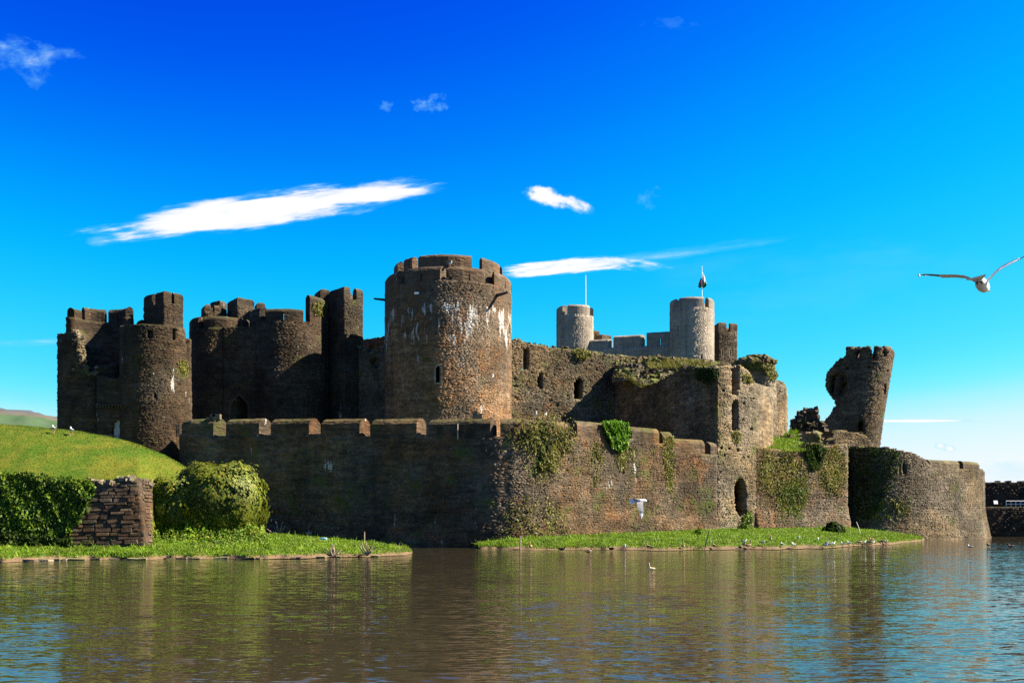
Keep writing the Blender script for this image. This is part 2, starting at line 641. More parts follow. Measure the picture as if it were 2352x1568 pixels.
def courses(root, st, pos, u0, u1, v0, v1, solid, nobj=150, hr=(.18, .32), lr=(.35, .85), prot=(.01, .07), seed=1, miss=.04, vis=None):
    rng = np.random.default_rng(seed)
    fine = 1.0 if st is S_rev else .72
    hr = (hr[0] * fine * .85, hr[1] * fine)
    lr = (lr[0] * fine * .9, lr[1] * fine * 1.1)
    prot = prot if st is S_rev else (prot[0] * .3, prot[1] * .36)
    rec = []
    v = v0
    while v < v1:
        h = rng.uniform(*hr)
        u = u0 - rng.uniform(0, .4)
        while u < u1:
            l = rng.uniform(*lr)
            rec.append((u + l / 2, v + h / 2 + rng.uniform(-.03, .03) * (st is not S_rev), l * .97, h * rng.uniform(.92, 1.0)))
            u += l
        v += h
    A = np.array(rec)
    uc, vc, l, h = A.T
    k = np.ones(len(A), bool)
    for du, dv in ((0, 0), (-.5, 0), (.5, 0), (0, .5), (0, -.5)):
        k &= solid(uc + du * l, vc + dv * h)
    k &= (uc - l / 2 > u0) & (uc + l / 2 < u1)
    k &= rng.random(len(A)) > miss
    A = A[k]
    if len(A) == 0:
        return
    uc, vc, l, h = A.T
    d = rng.uniform(prot[0], prot[1], len(A)) * (1 + .8 * (rng.random(len(A)) > .9))
    # the biggest visible ones become single stones
    C = pos(uc, vc, 0)
    px, py = proj(C)
    N = C - pos(uc, vc, .5)
    facing = (N * (np.array((0, 0, HC)) - C)).sum(1) > .12 * np.linalg.norm(N, axis=1) * np.linalg.norm(C, axis=1)
    seen = facing & (px > -20) & (px < 2372) & (py < 1262)
    if vis is not None:
        seen &= inpoly(px, py, vis)
    score = np.where(seen, l * h * rng.uniform(.6, 1.4, len(A)), -1)
    order = np.argsort(-score)[:nobj]
    single = np.zeros(len(A), bool)
    single[order] = score[order] > 0
    B = ~single
    if B.any():
        uu, vv, ll, hh, dd = uc[B], vc[B], l[B], h[B], d[B]
        n = len(uu)
        r = lambda s: rng.uniform(-s, s, n)
        corners = []
        for (su, sv) in ((-.5, -.5), (.5, -.5), (.5, .5), (-.5, .5)):
            corners.append(pos(uu + su * ll, vv + sv * hh, np.full(n, .04)))
        for (su, sv) in ((-.5, -.5), (.5, -.5), (.5, .5), (-.5, .5)):
            corners.append(pos(uu + su * (ll - .04) + r(.025), vv + sv * (hh - .03) + r(.025), -dd * rng.uniform(.93, 1.06, n)))
        V = np.stack(corners, 1).reshape(-1, 3)
        base = (np.arange(n) * 8)[:, None]
        q = np.array([(4, 5, 6, 7), (0, 1, 5, 4), (1, 2, 6, 5), (2, 3, 7, 6), (3, 0, 4, 7)])
        Fa = (base[:, None, :] + q[None]).reshape(-1, 4)
        put('stonework', V, Fa, st.isl, root, kind='stuff')
    rl = np.array(root.location)
    for i in np.where(single)[0]:
        Uv = pos(uc[i] + .1, vc[i], 0) - pos(uc[i] - .1, vc[i], 0)
        Vv = pos(uc[i], vc[i] + .1, 0) - pos(uc[i], vc[i] - .1, 0)
        Uv /= np.linalg.norm(Uv)
        Vv /= np.linalg.norm(Vv)
        Nv = np.cross(Uv, Vv)
        dd = d[i] * 1.15 + .045
        o = bpy.data.objects.new('stone', rock_mesh(int(rng.integers(6)), st.obj))
        COL.objects.link(o)
        o.parent = root
        c = C[i] - Nv * .04 - rl
        cu, cv_, cn = Uv * l[i], Vv * h[i], Nv * dd
        o.matrix_local = Matrix(((cu[0], cv_[0], cn[0], c[0]), (cu[1], cv_[1], cn[1], c[1]), (cu[2], cv_[2], cn[2], c[2]), (0, 0, 0, 1)))


def merlon(root, mat, pos, u0, u1, v0, v1, t=.9, splay=(0., 0.), cop=.5, slit=None, seed=0, w0=0.0, name='merlon'):
    """one merlon: a curved block with a coping sloped to both sides; splay moves its back corners along the wall"""
    rng = np.random.default_rng(int(abs(u0) * 1000) + seed)
    sec = [(0, v0 - .12), (0, v1 - cop), (.12 * t, v1 - cop * .5), (.32 * t, v1 - cop * .08), (.5 * t, v1), (.68 * t, v1 - cop * .08), (.88 * t, v1 - cop * .5), (t, v1 - cop), (t, v0 - .12)]
    m = MB()

    def piece(ua, ub, sl, sr, sect, jit=.012):
        n = max(2, int(abs(ub - ua) / .45) + 1)
        vs, fs = [], []
        K = len(sect)
        for i in range(n + 1):
            s = i / n
            for (w, v) in sect:
                uu = (ua + sl * w / t) * (1 - s) + (ub + sr * w / t) * s
                vs.append(pos(uu, v + rng.normal(0, jit) * (v > v0), w + w0 + rng.normal(0, jit)))
        for i in range(n):
            for k in range(K - 1):
                fs.append((i * K + k, (i + 1) * K + k, (i + 1) * K + k + 1, i * K + k + 1))
            fs.append((i * K + K - 1, (i + 1) * K + K - 1, (i + 1) * K, i * K))
        fs.append(tuple(range(K - 1, -1, -1))[::-1])
        fs.append(tuple(n * K + k for k in range(K))[::-1])
        m.add(vs, fs)
    if slit is None:
        piece(u0, u1, splay[0], splay[1], sec)
    else:
        us, wd, lo, hi = slit
        piece(u0, us - wd / 2, splay[0], 0, sec)
        piece(us + wd / 2, u1, 0, splay[1], sec)
        tops = [(0, hi), (0, v1 - cop)] + sec[2:7] + [(t, v1 - cop), (t, hi)]
        piece(us - wd / 2, us + wd / 2, 0, 0, tops)
        piece(us - wd / 2, us + wd / 2, 0, 0, [(0, v0 - .12), (0, lo), (t, lo), (t, v0 - .12)])
    o = m.build(name, mat, root)
    bm = bmesh.new()
    bm.from_mesh(o.data)
    bmesh.ops.recalc_face_normals(bm, faces=bm.faces)
    bm.to_mesh(o.data)
    bm.free()
    return o


def disc(root, name, mat, pos, R, z, n=40):
    P = pos(np.linspace(-math.pi * R, math.pi * R, n, endpoint=False), np.full(n, z), .25)
    return put(name, P, [tuple(range(n))], mat, root)


def frame_on(root, mat, pos, u, v0, v1, half, wd=.18, proud=.05, pointed=True, name='window_frame', deep=.25):
    """dressed surround of a pointed opening lying on a wall surface"""
    def outline(hw, lo, hi, n=6):
        pts = [(-hw, lo), (-hw, hi - 1.3 * hw if pointed else hi)]
        if pointed:
            for t in np.linspace(.25, 1, n):
                pts.append((-hw * (1 - t ** 1.6), hi - 1.3 * hw * (1 - t) ** .9 if t < 1 else hi))
            for p in pts[::-1][1:]:
                pts.append((-p[0], p[1]))
        else:
            pts += [(hw, hi), (hw, lo)]
        return pts
    a = outline(half, v0, v1)
    b = outline(half + wd, v0 - wd, v1 + wd * 1.4)
    n = len(a)
    vs = []
    for ring, w in ((a, deep), (a, -proud), (b, -proud), (b, deep)):
        for (du, v) in ring:
            vs.append(pos(u + du, v, w))
    fs = []
    for r in range(3):
        for k in range(n):
            k2 = (k + 1) % n
            fs.append((r * n + k, r * n + k2, (r + 1) * n + k2, (r + 1) * n + k))
    return put(name, vs, fs, mat, root)


def rubble(root, mat, P, size, seed, name='rubble', flat=.6):
    """loose broken stones at points P, one mesh of many"""
    rng = np.random.default_rng(seed)
    m = MB()
    for p in P:
        s = rng.uniform(*size)
        R = Matrix.Rotation(rng.uniform(-.5, .5), 3, 'X') @ Matrix.Rotation(rng.uniform(-.4, .4), 3, 'Y') @ Matrix.Rotation(rng.uniform(0, 3.1), 3, 'Z')
        h = np.array((s * rng.uniform(.7, 1.2), s * rng.uniform(.6, 1), s * rng.uniform(.3, .8) * flat * 1.6)) / 2
        vs = [np.array(R @ Vector(np.array((x, y, z)) * h * rng.uniform(.75, 1.1))) + p for x in (-1, 1) for y in (-1, 1) for z in (-1, 1)]
        m.add(vs, [(0, 1, 3, 2), (4, 6, 7, 5), (0, 4, 5, 1), (2, 3, 7, 6), (0, 2, 6, 4), (1, 5, 7, 3)])
    return m.build(name, mat, root, kind='stuff')


def outline_solid(pos, polys, holes=(), back=None):
    """solid where the wall point, seen from the front, lies in the outline; back(u, v) decides for the far side"""
    def solid(u, v):
        P = pos(u, v, 0)
        px, py = proj(P)
        r = np.zeros(np.shape(px), bool)
        for p in polys:
            r |= inpoly(px, py, p)
        for h in holes:
            r &= ~inpoly(px, py, h)
        if back is not None:
            bk = np.cos(u / pos.R) < -.02
            r = np.where(bk, back(u, v, px, py), r)
        return r
    return solid


# ------------------------------------------------------------------ setting: water, banks, mound, hills
def leafmat(name, cols, trans=.0, rough=.6, spec=.25, dry=0.0):
    m, g, b = new_mat(name)
    geo = g.n('ShaderNodeNewGeometry')
    cols = [tuple(c * .67 for c in q) for q in cols]
    n = len(cols)
    col = g.ramp(geo.outputs['Random Per Island'], [(i / (n - 1), c) for i, c in enumerate(cols)])
    nz = g.noise(geo.outputs['Position'], .5, 3)
    if dry:
        col = g.mix(g.smooth(g.noise(geo.outputs['Position'], .45, 5, .7), .5, .72, 0, dry), col, (.15, .13, .03))
        col = g.mix(g.smooth(g.noise(geo.outputs['Position'], .8, 4, .7), .55, .7, 0, dry), col, (.03, .07, .01))
    sc = g.n('ShaderNodeVectorMath', operation='SCALE')
    g.l(col, sc.inputs[0])
    g.l(g.smooth(nz, .3, .7, .7, 1.25), sc.inputs['Scale'])
    g.l(sc.outputs[0], b.inputs['Base Color'])
    b.inputs['Roughness'].default_value = rough
    b.inputs['Specular IOR Level'].default_value = spec
    tr = g.n('ShaderNodeBsdfTranslucent')
    g.l(sc.outputs[0], tr.inputs[0])
    mx = g.n('ShaderNodeMixShader')
    mx.inputs[0].default_value = .38
    g.l(b.outputs[0], mx.inputs[1])
    g.l(tr.outputs[0], mx.inputs[2])
    out = m.node_tree.nodes['Material Output']
    g.l(mx.outputs[0], out.inputs[0])
    return m


M_grass = leafmat('grass_blades', dry=.55, cols= [(.06, .16, .004), (.12, .26, .006), (.17, .33, .008), (.23, .36, .012), (.28, .34, .03)])
M_lawn0 = leafmat('lawn_blades', [(.075, .16, .006), (.11, .21, .008), (.15, .25, .010), (.20, .24, .02)])
M_ivy = leafmat('ivy_leaves', [(.018, .045, .006), (.045, .105, .008), (.09, .18, .010), (.15, .25, .014), (.21, .29, .02)], rough=.55, spec=.2)
M_ivyD = leafmat('ivy_leaves_dark', [(.012, .026, .006), (.024, .052, .008), (.045, .085, .010), (.075, .11, .014)], rough=.65, spec=.12)
M_ivyB = leafmat('ivy_leaves_bright', [(.06, .16, .006), (.10, .26, .008), (.15, .34, .010), (.22, .40, .02)], rough=.6, spec=.2)
M_ivyO = leafmat('creeper_leaves_olive', [(.10, .11, .02), (.18, .19, .025), (.25, .24, .035), (.15, .165, .04), (.28, .25, .06)], rough=.6)
M_ivyY = leafmat('creeper_leaves_yellow', [(.15, .16, .02), (.22, .23, .025), (.30, .29, .04), (.12, .17, .02)], rough=.6)
M_bush = leafmat('bush_leaves', [(.05, .09, .008), (.10, .15, .012), (.155, .20, .014), (.21, .235, .02), (.26, .25, .045)], rough=.55, spec=.2)
M_dry = leafmat('dry_stems', [(.16, .10, .05), (.24, .16, .08), (.30, .21, .11), (.12, .07, .04)], rough=.8)
M_core = plain_mat('bush_core_shade', (.018, .022, .008), .95, .3, 4)

# water
m, g, b = new_mat('lake_water')
geo = g.n('ShaderNodeNewGeometry')
pos_ = geo.outputs['Position']
warp = g.noise(g.scale(pos_, (.05, .05, 0)), 1.0, 3)
def wave(sx_, sy_, amp_x, amp_y, det):
    c = g.noise(g.scale(pos_, (sx_, sy_, 1)), 1.0, det, .55, col=True)
    s1 = g.n('ShaderNodeVectorMath', operation='SUBTRACT')
    g.l(c, s1.inputs[0])
    s1.inputs[1].default_value = (.5, .5, .5)
    return g.scale(s1.outputs[0], (amp_x, amp_y, 0))
w1 = wave(2.6, 8.5, .09, .54, 2)
w2 = wave(.45, 1.8, .04, .20, 2)
ad = g.n('ShaderNodeVectorMath', operation='ADD')
g.l(w1, ad.inputs[0])
g.l(w2, ad.inputs[1])
calm = g.n('ShaderNodeVectorMath', operation='SCALE')
g.l(ad.outputs[0], calm.inputs[0])
g.l(g.smooth(warp, .38, .62, .55, 1.15), calm.inputs['Scale'])
ad2 = g.n('ShaderNodeVectorMath', operation='ADD')
g.l(calm.outputs[0], ad2.inputs[0])
ad2.inputs[1].default_value = (0, 0, 1)
nrm = g.n('ShaderNodeVectorMath', operation='NORMALIZE')
g.l(ad2.outputs[0], nrm.inputs[0])
g.l(nrm.outputs[0], b.inputs['Normal'])
b.inputs['Base Color'].default_value = (.0235, .0198, .0105, 1)
b.inputs['Roughness'].default_value = .05
b.inputs['IOR'].default_value = 1.33
b.inputs['Specular IOR Level'].default_value = .5
M_water = m
wv = [(-700, -60, 0), (700, -60, 0), (700, 700, 0), (-700, 700, 0)]
water = put('water', wv, [(0, 1, 2, 3)], M_water, kind='structure')

SH_L = np.array([(-400, 1293), (0, 1290), (100, 1287), (300, 1284), (560, 1283), (700, 1281), (850, 1278), (930, 1273), (957, 1268)], float)
YB_L = np.array([(-400, 70.5), (345, 70.5), (430, 74.5), (600, 76), (640, 92.5), (850, 91.5), (905, 85), (957, 77.4)], float)
ZB_L = np.array([(-400, 1.0), (345, 1.0), (430, 1.2), (610, 1.3), (640, 1.25), (800, .75), (880, .45), (957, .2)], float)
SH_R = np.array([(1070, 1257), (1100, 1261), (1200, 1262), (1500, 1263), (1700, 1262), (1900, 1258), (2040, 1250), (2122, 1241)], float)
YB_R = np.array([(1070, 89.8), (1170, 89.6), (1320, 93.6), (1440, 99.5), (1640, 106.3), (1736, 110.5), (1940, 116.8), (1970, 120.5), (2010, 119), (2122, 117)], float)
ZB_R = np.array([(1070, .5), (1180, 1.05), (1648, 1.5), (1945, 1.6), (2040, 1.1), (2122, .3)], float)


def lump(X, Y, s=1.0, seed=0.0):
    return (np.sin(X * 1.3 * s + seed) * np.cos(Y * 1.1 * s + 1.3 * seed) + .6 * np.sin(X * 2.9 * s + 2 + seed) * np.sin(Y * 2.3 * s + seed) + .4 * np.sin(X * 6.1 * s + Y * 3.3 * s + seed)) / 2


def bank_point(px, t, left):
    SH, YB, ZB = (SH_L, YB_L, ZB_L) if left else (SH_R, YB_R, ZB_R)
    px = np.asarray(px, float)
    shp = np.interp(px, SH[:, 0], SH[:, 1]) + .4 * np.sin(px * .083 + np.sin(px * .031) * 2) + .8 * np.sin(px * .021 + 1) + .35 * np.sin(px * .047) + .10 * np.sin(px * .19 + 2 * np.sin(px * .05))
    ys = HC * F / (shp - HY)
    yb = np.maximum(np.interp(px, YB[:, 0], YB[:, 1]), ys + .4)
    Y = ys + (yb - ys) * t
    X = (px - CX) * Y / F
    d = (Y - ys)
    sm = lambda x: np.clip(x, 0, 1) ** 2 * (3 - 2 * np.clip(x, 0, 1))
    edge = -.25 + (.38 if left else .34) * sm(d / (1.1 if left else 3.5 + 2 * np.sin(px * .021)))
    zb = np.interp(px, ZB[:, 0], ZB[:, 1])
    z = edge + np.maximum(zb - .12, 0) * t ** .8 + .07 * lump(X, Y) * sm(d / 2)
    if left:   # the tongue of land drops back into the moat behind it
        tail = np.clip((px - 800) / 100, 0, 1)
        z = z - tail * sm((t - .86) / .14) * 1.2
        z = z - sm((px - 938) / 19) * .45
    return np.stack([X, Y, z], -1)


m, g, b = new_mat('bank_earth')
geo = g.n('ShaderNodeNewGeometry')
sz = g.n('ShaderNodeSeparateXYZ')
g.l(geo.outputs['Position'], sz.inputs[0])
nz = g.noise(geo.outputs['Position'], 1.2, 4, .7)
nf = g.noise(geo.outputs['Position'], 9, 3, .7)
gr = g.mix(nf, (.023, .06, .0045), (.07, .14, .009))
mud = g.mix(nf, (.05, .034, .018), (.17, .12, .07))
zz = g.math('ADD', sz.outputs[2], g.math('MULTIPLY', g.math('SUBTRACT', nz, .5), .5))
g.l(g.mix(g.smooth(zz, .20, .34), mud, gr), b.inputs['Base Color'])
bp = g.n('ShaderNodeBump')
bp.inputs['Distance'].default_value = .08
g.l(nf, bp.inputs['Height'])
g.l(bp.outputs[0], b.inputs['Normal'])
M_bank = m


def sheet(fn, A, B):
    AG, BG = np.meshgrid(A, B, indexing='ij')
    P = fn(AG, BG)
    na, nb = len(A), len(B)
    idx = np.arange(na * nb).reshape(na, nb)
    fs = np.stack([idx[:-1, :-1].ravel(), idx[1:, :-1].ravel(), idx[1:, 1:].ravel(), idx[:-1, 1:].ravel()], 1)
    return P.reshape(-1, 3), fs


tt = np.concatenate([np.linspace(-.06, .15, 12), np.linspace(.18, 1.0, 26)])
for left, rng_ in ((True, (-400, 957)), (False, (1070, 2122))):
    P, fs = sheet(lambda a, t: bank_point(a, t, left), np.linspace(*rng_, 240), tt)
    put('bank', P, fs, M_bank, kind='structure', smooth=True)


def blades(name, P, hgt, wid, mat, seed, lean=.5, label=None):
    rng = np.random.default_rng(seed)
    n = len(P)
    a = rng.uniform(0, 2 * math.pi, n)
    b_ = rng.uniform(0, 2 * math.pi, n)
    dx = np.stack([np.cos(a), np.sin(a), 0 * a], 1) * (wid * rng.uniform(.6, 1.3, n))[:, None] / 2
    tip = np.stack([np.cos(b_) * lean, np.sin(b_) * lean, 1 + 0 * a], 1) * (hgt * rng.uniform(.5, 1.2, n))[:, None]
    mid = P + tip * .5 + dx * .9
    V = np.stack([P - dx, P + dx, P + tip], 1).reshape(-1, 3)
    fs = np.arange(n * 3).reshape(n, 3)
    return put(name, V, fs, mat, kind='stuff')


rng = np.random.default_rng(11)
for left, rg, n in ((True, (-220, 952), 106000), (False, (1078, 2118), 110000)):
    px = rng.uniform(*rg, n)
    t = rng.uniform(0.02, 1, n) ** 1.15
    P = bank_point(px, t, left)
    keep = P[:, 2] > .06 + .22 * rng.random(n) + .16 * lump(P[:, 0], P[:, 1], .5, 5)
    P = P[keep]
    h = .10 + .20 * np.clip(lump(P[:, 0], P[:, 1], .7, 3), 0, 1) ** 1.5 + .25 * np.clip(lump(P[:, 0], P[:, 1], 1.7, 1), 0, 1) ** 2 + .3 * (rng.random(len(P)) > .985)
    blades('grass', P, h, .07 + .02 * rng.random(len(P)), M_grass, 3, .7)

# mound
ZC = np.array([(-500, 955), (0, 976), (150, 989), (250, 1005), (300, 1018), (380, 1046), (430, 1074), (500, 1120), (600, 1185), (660, 1225)], float)
ZF = np.array([(-500, 1090), (60, 1094), (200, 1100), (330, 1101), (380, 1098), (430, 1098), (500, 1150), (610, 1235), (660, 1245)], float)


def mound_front(px):
    return np.interp(px, [318, 352, 430, 610], [69.8, 72.8, 76.5, 80.0])


def mound_point(px, Y):
    yf = mound_front(px)
    zf = Zo(np.interp(px, ZF[:, 0], ZF[:, 1]), yf)
    zc = Zo(np.interp(px, ZC[:, 0], ZC[:, 1]), 86.0)
    t = (Y - yf) / (86.0 - yf)
    tc_ = np.clip(t, 0, 1)
    z = zf + (zc - zf) * np.sin(tc_ * math.pi / 2)
    z = z - np.clip(Y - 86, 0, 99) * .09 - np.clip(yf - Y, 0, 9) * 4.5
    X = (px - CX) * Y / F
    k = np.clip((Y - yf) / 2, 0, 1)
    z = z + (.06 * lump(X, Y, .6) + .10 * lump(X, Y, .22, 2)) * k
    return np.stack([X, Y, z], -1)


def lawn_mat(name, blade):
    m, g, b = new_mat(name)
    geo = g.n('ShaderNodeNewGeometry')
    n1 = g.noise(g.scale(geo.outputs['Position'], (1, .6, 1)), .33, 5, .65)
    n2 = g.noise(geo.outputs['Position'], 5, 4, .7)
    c1 = g.mix(g.smooth(n1, .38, .68), (.037, .078, .002), (.098, .103, .0075))
    c1 = g.mix(g.smooth(g.noise(geo.outputs['Position'], .9, 3), .55, .7, 0, .5), c1, (.122, .105, .018))
    c1 = g.mix(g.smooth(n2, .35, .7, 0, .5), c1, (.03, .056, .0025))
    if blade:
        sc = g.n('ShaderNodeVectorMath', operation='SCALE')
        g.l(c1, sc.inputs[0])
        g.l(g.smooth(geo.outputs['Random Per Island'], 0, 1, .85, 1.35), sc.inputs['Scale'])
        c1 = sc.outputs[0]
    g.l(c1, b.inputs['Base Color'])
    if not blade:
        bp = g.n('ShaderNodeBump')
        bp.inputs['Distance'].default_value = .05
        g.l(n2, bp.inputs['Height'])
        g.l(bp.outputs[0], b.inputs['Normal'])
    return m


M_mound = lawn_mat('mown_grass', False)
M_lawn = lawn_mat('lawn_blades', True)
P, fs = sheet(lambda a, d: mound_point(a, mound_front(a) + d), np.linspace(-500, 606, 200), np.concatenate([[-1.2, -.6, -.2], np.linspace(0, 20, 50), np.linspace(21, 36, 10)]))
put('mound', P, fs, M_mound, kind='structure', smooth=True)
px = rng.uniform(-20, 470, 60000)
P = mound_point(px, mound_front(px) + rng.uniform(0, 21, 60000))
blades('lawn_grass', P, .055 + 0 * px, .035 + 0 * px, M_lawn, 8, 1.2)

# inner ground of the castle, unseen, added to block light
put('courtyard_ground', [at(420, 1000, 98) * (1, 1, 0) + (0, 0, 8), at(1150, 1000, 94) * (1, 1, 0) + (0, 0, 8), at(1640, 1000, 110) * (1, 1, 0) + (0, 0, 8), at(1940, 1000, 120) * (1, 1, 0) + (0, 0, 8),
                         at(2050, 1000, 124) * (1, 1, 0) + (0, 0, 8), at(2050, 1000, 190) * (1, 1, 0) + (0, 0, 8), at(420, 1000, 190) * (1, 1, 0) + (0, 0, 8)], [tuple(range(7))], M_mound, kind='structure')

# far hills
m, g, b = new_mat('moor_hillside')
geo = g.n('ShaderNodeNewGeometry')
sz = g.n('ShaderNodeSeparateXYZ')
g.l(geo.outputs['Position'], sz.inputs[0])
n1 = g.noise(geo.outputs['Position'], .012, 5, .7)
zz = g.math('ADD', sz.outputs[2], g.math('MULTIPLY', g.math('SUBTRACT', n1, .5), 40))
c = g.mix(g.smooth(zz, 182, 190), (.035, .07, .025), (.07, .064, .046))
c = g.mix(g.smooth(zz, 196, 206), c, (.05, .058, .066))
n2 = g.noise(geo.outputs['Position'], .04, 4, .7)
c = g.mix(g.smooth(n2, .5, .62, 0, .5), c, (.06, .07, .06))
g.l(c, b.inputs['Base Color'])
ridge = np.array([(-2500, 900), (-900, 925), (-200, 930), (0, 936), (60, 940), (100, 948), (140, 958), (220, 972), (320, 1000), (420, 1040), (560, 1110), (700, 1185), (800, 1200)], float)


def hill_point(px, t):
    zt = Zo(np.interp(px, ridge[:, 0], ridge[:, 1]) + 1.5 * np.sin(px * .07) + 2 * np.sin(px * .023), 2000.0)
    Y = 900 + 1100 * t
    z = -5 + (zt + 5) * t ** .8 + 6 * lump(px * .2, Y * .05, .3)
    return np.stack([(px - CX) * Y / F, Y, z * (1 - np.clip(t - 1, 0, 1) * .5)], -1)


P, fs = sheet(hill_point, np.linspace(-2500, 800, 200), np.linspace(0, 1.4, 30))
put('hills', P, fs, m, kind='structure', smooth=True)

# ------------------------------------------------------------------ big round tower
Y0, R0 = 113.0, 7.16
X0 = Xo(1030, Y0)
T = thing('round_tower', 'tall brown round tower with white streaks standing behind the dark outer wall', 'tower', (X0, Y0, 5))
tp = tower_pos(X0, Y0, R0)
zs, zt = 27.9, 29.45
WINS = [[(1000.5, 878), (1000.5, 845), (1003, 840), (1006, 837), (1009, 840), (1012, 845), (1012, 878)], [(1167.5, 776), (1167.5, 752), (1169.5, 747), (1171, 752), (1171, 776)]]
PUT = [(925, 666), (991, 666), (1026, 665), (1062, 666), (1103, 669), (1131, 671), (1080, 668), (958, 666)]
holes = WINS + [[(x - 2, y - 2.2), (x + 2, y - 2.2), (x + 2, y + 2.2), (x - 2, y + 2.2)] for x, y in PUT]
us = grid([-math.pi * R0, -2.2 * R0 / 1.4, 2.2 * R0 / 1.4, math.pi * R0], .24)
solid = outline_solid(tp, [[(-9e3, -9e3), (9e3, -9e3), (9e3, 9e3), (-9e3, 9e3)]], holes)
sol2 = lambda u, v: np.where(np.cos(u / R0) > 0, solid(u, v), True)
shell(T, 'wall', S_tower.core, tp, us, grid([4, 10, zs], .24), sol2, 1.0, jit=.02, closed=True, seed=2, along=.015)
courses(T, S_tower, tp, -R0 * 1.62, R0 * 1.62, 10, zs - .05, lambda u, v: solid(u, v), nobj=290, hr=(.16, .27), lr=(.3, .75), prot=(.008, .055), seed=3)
disc(T, 'roof', S_tower.core, tp, R0, zs - .5)
gaps = [-133, -88, -42.5, 1.8, 42.6, 88, 133, 178]
for k, a in enumerate(gaps):
    b_ = gaps[(k + 1) % 8] + (360 if k == 7 else 0)
    h = 5.2
    u0, u1 = math.radians(a + h) * R0, math.radians(b_ - h) * R0
    merlon(T, S_tower.core, tp, u0, u1, zs, zt, .9, (.6, .6), .42, slit=((u0 + u1) / 2, .13, zs - .05, zs + .75))
# raised inner turret ring
R1 = 6.15
tp1 = tower_pos(X0, Y0, R1)
us = grid([-math.pi * R1, math.pi * R1], .4)
shell(T, 'turret', S_tower.core, tp1, us, grid([zs - .4, 29.55], .4), lambda u, v: v < 1e9, .8, jit=.02, closed=True, seed=4)
disc(T, 'turret_roof', S_tower.core, tp1, R1, 29.2)
for a, b_ in ((-90, -62), (-49, -36), (-28.5, 28), (40, 72), (82, 130), (140, 180), (185, 225), (232, 265)):
    merlon(T, S_tower.core, tp1, math.radians(a) * R1, math.radians(b_) * R1, 29.5, 30.95, .7, (.2, .2), .3)
u = tp.u_of(1006.3)
frame_on(T, M_dress, tp, u, Zo(878, Y0 - R0), Zo(838, Y0 - R0), .27, .16, .05)
u = tp.u_of(1169.5)
frame_on(T, M_dress, tp, u, Zo(777, Y0), Zo(746, Y0), .42, .22, .05)
for px_, py_, ln in ((888, 693, 1.25), (1141, 683, 1.6)):
    u = tp.u_of(px_) if px_ > 900 else -R0 * 1.5
    mb = MB()
    v = Zo(py_, Y0 - (4 if px_ > 900 else 0))
    a, b_ = tp(u, v + .05, .5), tp(u, v + .22, -ln)
    d = tp(u + .18, v, 0) - tp(u - .18, v, 0)
    upv = np.array((0, 0, .14))
    mb.add([a - d / 2 - upv, a + d / 2 - upv, a + d / 2 + upv, a - d / 2 + upv, b_ - d / 3 - upv * .5, b_ + d / 3 - upv * .5, b_ + d / 3 + upv * .6, b_ - d / 3 + upv * .6],
           [(3, 2, 1, 0), (4, 5, 6, 7), (0, 1, 5, 4), (1, 2, 6, 5), (2, 3, 7, 6), (3, 0, 4, 7)])
    mb.build('spout', M_iron, T)
mb = MB()
uu = tp.u_of(958)
for k in range(1):
    mb.box(tp(uu, Zo(674, Y0 - 6.4), -.03), (.55, .12, .22))
mb.build('plaque', M_white, T)

# ------------------------------------------------------------------ outer curtain wall
CW = [(415, 96.5), (440, 95.5), (800, 91.6), (1090, 88.7), (1140, 88.45), (1180, 88.6), (1220, 89.2), (1260, 90.3), (1310, 92.2), (1380, 95.0), (1440, 97.4), (1520, 100.6), (1548, 101.7), (1648, 105.4)]
root = thing('curtain_wall', 'long dark outer wall with merlons rising straight from the water', 'wall', (Xo(900, 93), 93, 0))
cwp = path_pos([(Xo(408, 99), 99.5)] + [(Xo(a, y), y) for a, y in CW], batter=([-1, 0, 3], [.5, .45, 0]))
sill_px = np.array([(400, 998), (1152, 999), (1310, 1003), (1440, 1008), (1520, 1020), (1547, 1029), (1549, 1037), (1648, 1046)], float)
top_px = np.array([(400, 962), (1170, 962), (1320, 967), (1440, 974), (1515, 988), (1546, 994), (1549, 1004), (1648, 1016)], float)
zone = [(300, 3000), (300, 998), (1152, 999), (1310, 1003), (1440, 1008), (1520, 1020), (1547, 1029), (1549, 1037), (1760, 1052), (1760, 3000)]
U = cwp.U
ua, ub = 0.0, U[-1]
solidw = outline_solid(cwp, [zone])
cut = cwp.u_of(1165)
us = grid([ua] + list(U[1:-1]) + [ub], .3)
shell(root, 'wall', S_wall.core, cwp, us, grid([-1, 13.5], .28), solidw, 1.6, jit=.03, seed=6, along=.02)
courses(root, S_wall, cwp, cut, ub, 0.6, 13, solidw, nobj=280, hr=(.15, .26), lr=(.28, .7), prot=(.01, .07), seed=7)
courses(root, S_wall, cwp, ua + 3, cut, 0.3, 13, solidw, nobj=0, hr=(.2, .34), lr=(.4, 1.0), prot=(.0, .05), seed=8, miss=.1)


def cw_merlon(pa, pb, splay=(.55, .55), t=1.2, mat=None, slit=None):
    pm = (pa + pb) / 2
    u0, u1 = cwp.u_of(pa), cwp.u_of(pb)
    P = cwp((u0 + u1) / 2, 8, 0)
    Yl = P[1]
    v0 = Zo(np.interp(pm, sill_px[:, 0], sill_px[:, 1]), Yl)
    v1 = Zo(np.interp(pm, top_px[:, 0], top_px[:, 1]), Yl + t / 2)
    n = max(1, int((u1 - u0) / 7))
    merlon(root, mat or S_wall.core, cwp, u0, u1, v0 - .1, v1, t, splay, .5, slit=slit)


